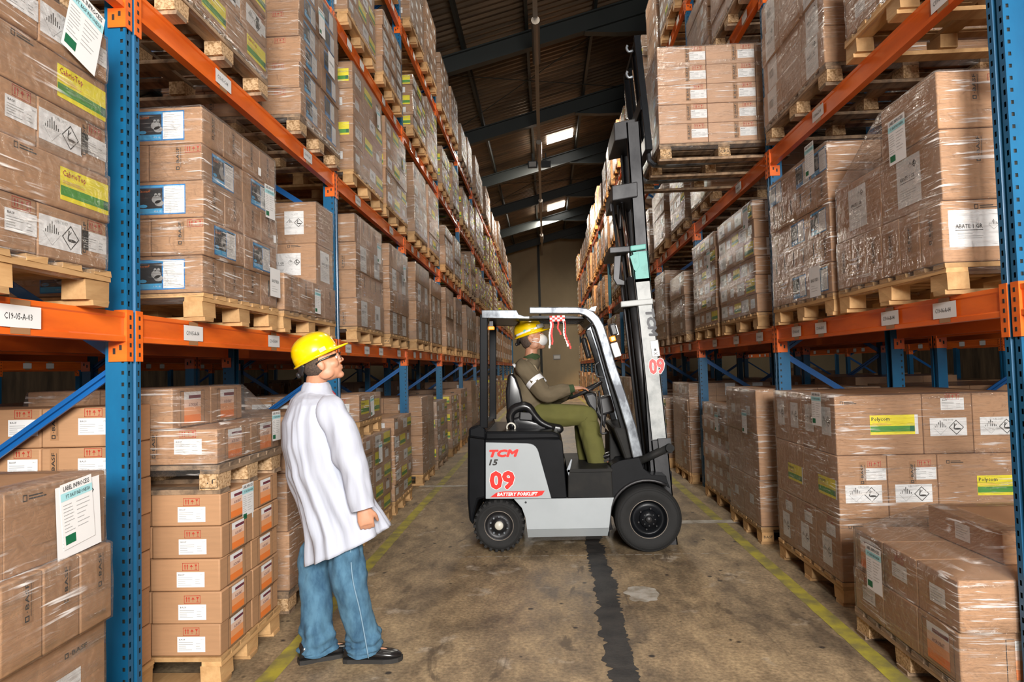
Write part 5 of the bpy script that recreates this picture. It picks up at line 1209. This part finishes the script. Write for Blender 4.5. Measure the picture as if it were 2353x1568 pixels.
def hair(parent, c, B, k=1.0, lo=-.055):
    f, s, u = B; b = MB(); n = 28; rs = []
    for z, r0 in ((lo, .70), (lo + .02, .86), (-.01, .97), (.03, 1.03), (.07, .95), (.105, .65), (.125, .2)):
        ring = []
        for i in range(n):
            a = 2 * math.pi * i / n; ca, sa = math.cos(a), math.sin(a); fr = .55 if (z < .04 and ca > .0) else 1.0
            x = -.014 + .1 * r0 * ca * (.15 if (z < .05 and ca > 0) else 1); ring.append(c + f * x * k + s * .0785 * r0 * sa * k * (1 if ca < .2 else .93) + u * z * k)
        rs.append(ring)
    b.rings(rs, 0, True); return b.build('hair', 'hair', parent, smooth=True)
def eyes(parent, c, B, k=1.0, browm='hair'):
    f, s, u = B
    for q in (-1, 1):
        b = MB(); p = c + (f * .081 + s * q * .031 + u * .008) * k; b.ell(p, (.0115 * k,) * 3, (f, s, u), 12, 0); b.ell(p + f * .0085 * k, (.0045 * k, .0055 * k, .0055 * k), (f, s, u), 8, 1); b.build('eye', ['eye_white', 'hair'], parent, smooth=True)
        b = MB(); b.tube([c + (f * .093 + s * q * .014 + u * .032) * k, c + (f * .092 + s * q * .034 + u * .038) * k, c + (f * .078 + s * q * .052 + u * .032) * k], [(.005, .003)] * 3, 6, ref=u); b.build('eyebrow', browm, parent)
def shoe(parent, heel, d, L_=.28, up=None, name='shoe'):
    d = d.normalized(); s = Vector((-d.y, d.x, 0)); u = up or Z3; s = u.cross(d).normalized(); b = MB(); rs = []
    for t, w_, h in ((.0, .028, .055), (.03, .036, .088), (.1, .038, .095), (.2, .036, .09), (.34, .037, .075), (.5, .043, .06), (.68, .049, .048), (.82, .047, .042), (.93, .036, .034), (1.0, .014, .022)):
        ring = []
        for k in range(16):
            a = 2 * math.pi * k / 16; z = .5 + .5 * math.sin(a); zz = (h * z ** .8 if z > .5 else h * z) + .014
            ring.append(heel + d * t * L_ + s * w_ * math.cos(a) * (1 if z < .6 else 1.15 - .25 * z) + u * zz)
        rs.append(ring)
    b.rings(rs, 0, True); o = b.build(name, 'leather', parent, smooth=True)
    b = MB(); P = []
    for t, w_ in ((-.015, .018), (.0, .032), (.08, .04), (.3, .039), (.5, .047), (.7, .054), (.85, .050), (.96, .036), (1.02, .014)): P.append((t, w_))
    top = [heel + d * t * L_ + s * w_ for t, w_ in P] + [heel + d * t * L_ - s * w_ for t, w_ in P[::-1]]
    b.rings([[p for p in top], [p + u * .022 for p in top]], 0, True); b.build('sole', 'sole', o); return o
# ---- the standing man, seen from behind on his right
F1 = R(32); fwd = Vector((math.cos(F1), math.sin(F1), 0)); lft = Vector((-fwd.y, fwd.x, 0)); rgt = -lft
def W(px, py, y): q = at(px, py, y); return Vector((q.x, q.y, q.z))
hc = W(741, 836, 3.62); HB = basis(R(16), R(19))
neckb = W(727, 905, 3.64); hipc = Vector((-1.14, 3.66, .88)); chest = Vector((-1.225, 3.63, 1.25))
sR = chest + rgt * .17 + Vector((.03, 0, .09)); sL = chest + lft * .17 + Vector((-.0, 0, .09))
eR = W(806, 1050, 3.47); wR = W(834, 1166, 3.45); eL = sL + Vector((.0, .10, -.29)); wL = eL + Vector((.09, 0, -.25))
b = MB(); head_geo(b, hc, HB, .93)
b.tube([neckb - Z3 * .06, neckb + Z3 * .01, (neckb + hc) / 2 - HB[0] * .015, hc - HB[2] * .03 - HB[0] * .02], [(.075, .08), (.06, .062), (.055, .056), (.055, .055)], 16, sub=2)
b.tube([hipc - Z3 * .1, hipc + Z3 * .1, chest - Z3 * .1, chest + Z3 * .06, neckb - Z3 * .05], [(.10, .15), (.10, .14), (.11, .16), (.10, .17), (.06, .08)], 16, ref=fwd, sub=2)
for s_, e_, w_ in ((sR, eR, wR), (sL, eL, wL)): b.tube([s_, e_, w_], [.052, .042, .029], 12, sub=3)
footR, footL = Vector((-1.07, 3.61, 0)), Vector((-1.31, 3.60, 0))
dR, dL = Vector((1, .06, 0)), Vector((.86, .50, 0)).normalized()
kR = Vector((-1.06, 3.56, .47)); kL = Vector((-1.28, 3.70, .47)); aR = footR + dR * .07 + Z3 * .10; aL = footL + dL * .07 + Z3 * .10
for h_, k_, a_ in ((hipc + rgt * .09 - Z3 * .02, kR, aR), (hipc + lft * .10 - Z3 * .02, kL, aL)): b.tube([h_, k_, a_, a_ - Z3 * .04], [.082, .055, .04, .038], 14, sub=3)
for a_, d_ in ((aR, dR), (aL, dL)): b.tube([a_ - Z3 * .05 - d_ * .03, a_ - Z3 * .06 + d_ * .1, a_ - Z3 * .07 + d_ * .16], [.028, .026, .02], 10)
hand_geo(b, wR, (wR - eR).normalized() + Vector((.05, 0, -.35)), lft + fwd * .25, fwd, .95, 1.0); hand_geo(b, wL, Vector((.15, 0, -1)), rgt, fwd, .5, 1.0)
man = fuse(b, 'person', 'skin', None); tag(man, 'standing person, white lab coat, blue jeans, yellow hard hat, back to the camera, looking up', 'person')
hair(man, hc, HB, .96); eyes(man, hc, HB, .93)
hat(man, hc + HB[2] * .045 - HB[0] * .012, basis(R(16), R(27)), .95)
f, s, u = HB; g = lambda x, y, z: hc + f * x + s * y + u * z
b = MB()
for q in (-1, 1): b.tube([g(-.03, q * .079, .005), g(.0, q * .081, .018), (g(.085, q * .068, .022))], [(.005, .003)] * 3, 6, ref=u, sub=2)
b.tube([g(.1, -.062, .022), g(.106, 0, .022), g(.1, .062, .022)], [(.004, .004)] * 3, 6, ref=u)
for q in (-1, 1): b.tube([g(.102, q * .032, .005) + (s * math.cos(a) * .027 + u * math.sin(a) * .018) for a in [k * .5236 for k in range(13)]], .002, 5, cap=False)
b.build('glasses', 'lens', man, smooth=True)
def fold_coat(seed, amp, nf=5):
    def F(t, a, p):
        return amp * (t ** .8) * (noise.noise(Vector((math.cos(a) * nf * .45 + seed, math.sin(a) * nf * .45, t * 1.3))) * 1.4) + .03 * noise.noise(Vector((math.cos(a) * 2, math.sin(a) * 2 + seed, t * 7)))
    return F
# coat body : stacked oriented ellipses
def coat():
    b = MB(); n = 96; rs = []
    T = [  # z, centre offset x, y, half width across shoulders, half depth
        (1.432, -1.25, 3.64, .066, .062), (1.41, -1.256, 3.64, .105, .085), (1.385, -1.258, 3.635, .155, .105), (1.35, -1.26, 3.63, .188, .12), (1.27, -1.262, 3.63, .208, .15), (1.15, -1.25, 3.63, .215, .165), (1.0, -1.22, 3.64, .212, .172),
        (.90, -1.18, 3.645, .21, .175), (.80, -1.14, 3.65, .214, .185), (.70, -1.095, 3.65, .22, .20), (.60, -1.07, 3.65, .226, .22)]
    Q = []
    for i in range(len(T) - 1):
        for k in range(6):
            t = k / 6; Q.append(tuple(T[i][j] + (T[i + 1][j] - T[i][j]) * t for j in range(5)))
    Q.append(T[-1])
    for i, (z, cx, cy_, a_, d_) in enumerate(Q):
        t = i / (len(Q) - 1); ring = []
        for k in range(n):
            th = 2 * math.pi * k / n; ca, sa = math.cos(th), math.sin(th)
            pleat = .0
            back = max(0, -sa)
            wr = .16 * t ** 1.2 * noise.noise(Vector((ca * 2.6 + 3, sa * 2.6, t * 1.6))) + .12 * t ** .5 * noise.noise(Vector((ca * 6, sa * 6 + 9, t * 2.4))) + .07 * noise.noise(Vector((ca * 2.2 + t * 5, sa * 3 + t * 3, t * 5)))
            if t > .58: wr -= .10 * math.exp(-((th - 4.75) / .07) ** 2)
            if .50 < t < .62: wr -= .035 * math.exp(-((t - .56) / .03) ** 2) * back
            sc_ = 1 + wr; m_ = lambda v: abs(v) ** .92 * (1 if v > 0 else -1)
            p = Vector((cx, cy_, z)) + rgt * a_ * m_(ca) * sc_ + fwd * d_ * m_(sa) * sc_
            p.z += (p.x - cx) * (.42 * t ** 2) + .012 * t * noise.noise(Vector((ca * 2, sa * 2, 4)))
            ring.append(p)
        rs.append(ring)
    inner = [[q + (Vector((rs[-1][0].x * 0 + Q[-1][1], Q[-1][2], q.z)) - q).normalized() * .006 for q in rs[-1]], [q + (Vector((Q[-1][1], Q[-1][2], q.z)) - q).normalized() * .012 + Z3 * .12 for q in rs[-1]]]
    b.rings(rs + inner[:1], 0, False); return b
cb = coat(); ct = cb.build('lab_coat', 'coat', man, smooth=True)
def sleeve(s_, e_, w_, seed, top):
    b = MB(); fo = lambda t, a, p: .19 * noise.noise(Vector((math.cos(a) * 1.5 + seed, math.sin(a) * 1.5 + t * 6, t * 5))) + .09 * math.sin(t * 17 + math.cos(a) * 2.2) * math.exp(-((t - .55) / .3) ** 2)
    P = [top, s_ + Vector((0, 0, -.03)), (s_ + e_) / 2, e_, (e_ + w_) / 2, w_ + (w_ - e_).normalized() * .01]
    b.tube(P, [(.05, .05), (.078, .082), (.083, .085), (.078, .078), (.068, .068), (.064, .066)], 40, sub=8, fold=fo, ref=fwd, cap=False)
    d = (w_ - e_).normalized(); b.tube([w_ + d * .01, w_ - d * .03], [(.062, .063), (.05, .05)], 40, ref=fwd, cap=False)
    return b.build('sleeve', 'coat', ct, smooth=True)
sleeve(sR, eR, wR, 3, sR + lft * .07 + Z3 * .03); sleeve(sL, eL, wL, 8, sL - lft * .07 + Z3 * .03)
b = MB(); b.tube([neckb + Z3 * .062 + HB[0] * -.0, neckb + Z3 * .03, neckb - Z3 * .02], [(.064, .066), (.078, .08), (.10, .115)], 40, sub=4, ref=fwd, cap=False, fold=lambda t, a, p: .03 * noise.noise(Vector((math.cos(a) * 2, math.sin(a) * 2, t))))
b.build('coat_collar', 'coat', ct, smooth=True)
b = MB(); b.tube([neckb + Z3 * .03 + fwd * .05 + rgt * .02, neckb + fwd * .085 + rgt * .03 - Z3 * .01, neckb + fwd * .10 + rgt * .03 - Z3 * .05], [(.012, .03)] * 3, 8, sub=3); b.build('shirt_collar', 'shirt', man, smooth=True)
bc = Vector((-1.205, 3.645, .955)); b = MB(); b.tube([bc - fwd * .155 * math.cos(a) + rgt * .208 * math.sin(a) for a in [R(q) for q in range(-70, 26, 8)]], [(.02, .006)] * 12, 8, ref=Z3); b.build('back_belt', 'coat', ct, smooth=True)
p = bc - fwd * .163 * math.cos(R(18)) + rgt * .21 * math.sin(R(18)); b = MB(); b.ell(p, (.009, .009, .009), n=8); b.build('button', 'grey', ct)
def leg(h_, k_, a_, seed):
    b = MB()
    def fo(t, a, p):
        q = .20 * noise.noise(Vector((math.cos(a) * 1.2 + seed, math.sin(a) * 1.2, t * 9))) + .10 * noise.noise(Vector((math.cos(a) * 3, math.sin(a) * 3 + seed, t * 22)))
        return q * (.5 + .9 * max(math.exp(-((t - .45) / .1) ** 2), t > .75)) + (.05 * math.sin(t * 90 + 2 * math.cos(a)) if t > .8 else 0)
    e_ = a_ - Z3 * .055; m_ = (k_ + a_) / 2
    b.tube([h_ + Z3 * .05, h_ - Z3 * .08, (h_ + k_) / 2, k_, m_, a_ + Z3 * .03, e_], [(.10, .10), (.10, .10), (.094, .094), (.086, .084), (.082, .080), (.086, .08), (.094, .082)], 44, sub=12, ref=fwd, fold=fo, cap=False)
    o = b.build('jeans_leg', 'denim', man, smooth=True)
    b = MB(); side = rgt; b.tube([h_ + side * .098, (h_ + k_) / 2 + side * .094, k_ + side * .088, m_ + side * .086, e_ + side * .09], .0035, 6, sub=6); b.build('side_seam', 'stitch', o, smooth=True) if seed == 2 else None
leg(hipc + rgt * .09, kR, aR, 2); leg(hipc + lft * .10, kL, aL, 6)
shoe(man, footR - dR * .03, dR, .30); shoe(man, footL - dL * .03, dL, .29)

# ---- the driver, seated, seen from his right side
DY = FC - .02
hd = W(1223, 779, DY); DB = basis(R(-6), R(14))
def D(px, py, dy=0): return W(px, py, DY + dy)
hip = D(1225, 952); waist = D(1215, 925); chs = D(1212, 870); nk = D(1220, 822)
sr, er, wr_ = D(1206, 850, -.17), D(1254, 907, -.24), D(1316, 893, -.20)
sl_, el_, wl_ = D(1210, 850, .17), D(1262, 915, .22), D(1318, 903, .06)
kr, ar = D(1346, 955, -.12), D(1372, 1062, -.13); kl, al = D(1338, 955, .12), D(1352, 1066, .10)
hr, hl = hip + Vector((0, -.10, 0)), hip + Vector((0, .10, 0))
b = MB(); head_geo(b, hd, DB, 1.0)
b.tube([nk - Z3 * .06, nk, (nk + hd) / 2, hd - DB[2] * .03 - DB[0] * .02], [(.07, .08), (.058, .058), (.054, .054), (.052, .052)], 16, sub=2)
b.tube([hip, waist, chs, chs + Z3 * .1, nk - Z3 * .03], [(.12, .15), (.11, .14), (.115, .16), (.10, .16), (.06, .07)], 16, ref=X3, sub=2)
for a_, e_, w_ in ((sr, er, wr_), (sl_, el_, wl_)): b.tube([a_, e_, w_], [.05, .04, .028], 12, sub=3)
for h_, k_, a_ in ((hr, kr, ar), (hl, kl, al)): b.tube([h_, k_, a_], [.08, .056, .04], 12, sub=3)
for a_ in (ar, al): b.tube([a_ - Z3 * .01, a_ + Vector((.1, 0, -.02)), a_ + Vector((.16, 0, -.02))], [.03, .026, .02], 10)
hand_geo(b, wr_, Vector((1, .12, .04)), Vector((.1, .1, -1)), Vector((.2, 1, .1)), .32, .95, .2); hand_geo(b, wl_, Vector((1, -.1, .1)), Vector((0, 0, -1)), Vector((0, -1, 0)), .6, .95)
drv = fuse(b, 'person', 'skin_b', None); tag(drv, 'forklift driver seated, olive jacket, green trousers, yellow hard hat, white face mask, looking up', 'person')
hair(drv, hd, DB, 1.0, -.07); eyes(drv, hd, DB)
hat(drv, hd + DB[2] * .045 - DB[0] * .010, basis(R(-6), R(17)), 1.04, True)
f, s, u = DB
b = MB(); b.ell(hd + f * .075 - u * .035, (.058, .058, .056), (f, s, u), 20); mo = b.build('face_mask', 'mask', drv, smooth=True)
b = MB()
for q in (-1, 1):
    for z in (-.01, -.05): b.tube([hd + f * .06 + s * q * .056 + u * (z - .005), hd + s * q * .08 + u * (z * .4 - .005)], .003, 5)
b.build('mask_loop', 'mask', mo)
fo2 = lambda sd, am: (lambda t, a, p: am * noise.noise(Vector((math.cos(a) * 1.6 + sd, math.sin(a) * 1.6, t * 6))) + am * .6 * noise.noise(Vector((math.cos(a) * 3 + sd, math.sin(a) * 3, t * 14))))
b = MB(); b.tube([hip + Z3 * .02, waist, (waist + chs) / 2, chs, chs + Z3 * .085, nk - Z3 * .045, nk + Z3 * .0], [(.15, .18), (.155, .185), (.15, .19), (.14, .2), (.12, .19), (.085, .12), (.062, .066)], 48, ref=X3, sub=6, fold=fo2(4, .08), cap=False)
jk = b.build('jacket', 'olive', drv, smooth=True)
def dsl(a_, e_, w_, sd):
    b = MB(); b.tube([a_ + Vector((-.02, .05 if a_.y < DY else -.05, .03)), a_, (a_ + e_) / 2, e_, (e_ + w_) / 2, w_ - (w_ - e_).normalized() * .035], [(.06, .06), (.078, .078), (.078, .078), (.074, .072), (.062, .06), (.046, .046)], 36, ref=Z3, sub=7, fold=fo2(sd, .13), cap=False)
    o = b.build('sleeve', 'olive', jk, smooth=True)
    d = (w_ - e_).normalized(); b = MB(); b.tube([w_ - d * .045, w_ - d * .02, w_ + d * .01], [.043, .038, .034], 20, cap=False); b.build('cuff', 'ogreen', jk, smooth=True)
    m_ = a_ + (e_ - a_) * .50; t = (e_ - a_).normalized(); b = MB(); b.tube([m_ - t * .024, m_ + t * .024], [.0835, .083], 30, ref=Z3, cap=False); b.build('reflective_band', 'reflective', jk, smooth=True)
dsl(sr, er, wr_, 1); dsl(sl_, el_, wl_, 5)
b = MB(); b.tube([D(1180, 838, -.13), D(1192, 850, -.17), D(1200, 858, -.19)], [(.012, .02)] * 3, 8, sub=3); b.build('reflective_band', 'reflective', jk, smooth=True)
b = MB(); b.tube([D(1209, 875, -.165), D(1217, 890, -.175)], [(.014, .02)] * 2, 8, sub=2); b.build('reflective_band', 'reflective', jk, smooth=True)
b = MB(); b.tube([nk + Z3 * .028 - X3 * .012, nk + Z3 * .0, nk - Z3 * .035 + X3 * .02], [(.060, .062), (.068, .072), (.082, .1)], 30, ref=X3, sub=3, cap=False); b.build('collar', 'ogreen', jk, smooth=True)
b = MB(); b.tube([nk + Vector((-.03, -.06, -.02)), D(1225, 845, -.13), D(1237, 862, -.12)], [(.012, .035), (.014, .04), (.012, .02)], 10, sub=4); b.build('shoulder_yoke', 'tan', jk, smooth=True)
def dleg(h_, k_, a_, sd):
    b = MB(); b.tube([h_ - X3 * .08, h_ + X3 * .02, (h_ + k_) / 2, k_, k_ + (a_ - k_) * .15, (k_ + a_) / 2, a_ - Z3 * .02], [(.10, .09), (.105, .10), (.098, .095), (.088, .085), (.086, .083), (.088, .078), (.082, .07)], 36, ref=Z3, sub=8, fold=fo2(sd, .12), cap=False)
    b.build('trouser_leg', 'pants', drv, smooth=True)
dleg(hr, kr, ar, 3); dleg(hl, kl, al, 9)
for a_ in (ar, al):
    d = Vector((1, 0, .48)).normalized(); shoe(drv, D(1360, 1076, a_.y - DY), d, .26, up=Vector((-.48, 0, 1)).normalized(), name='work_boot')
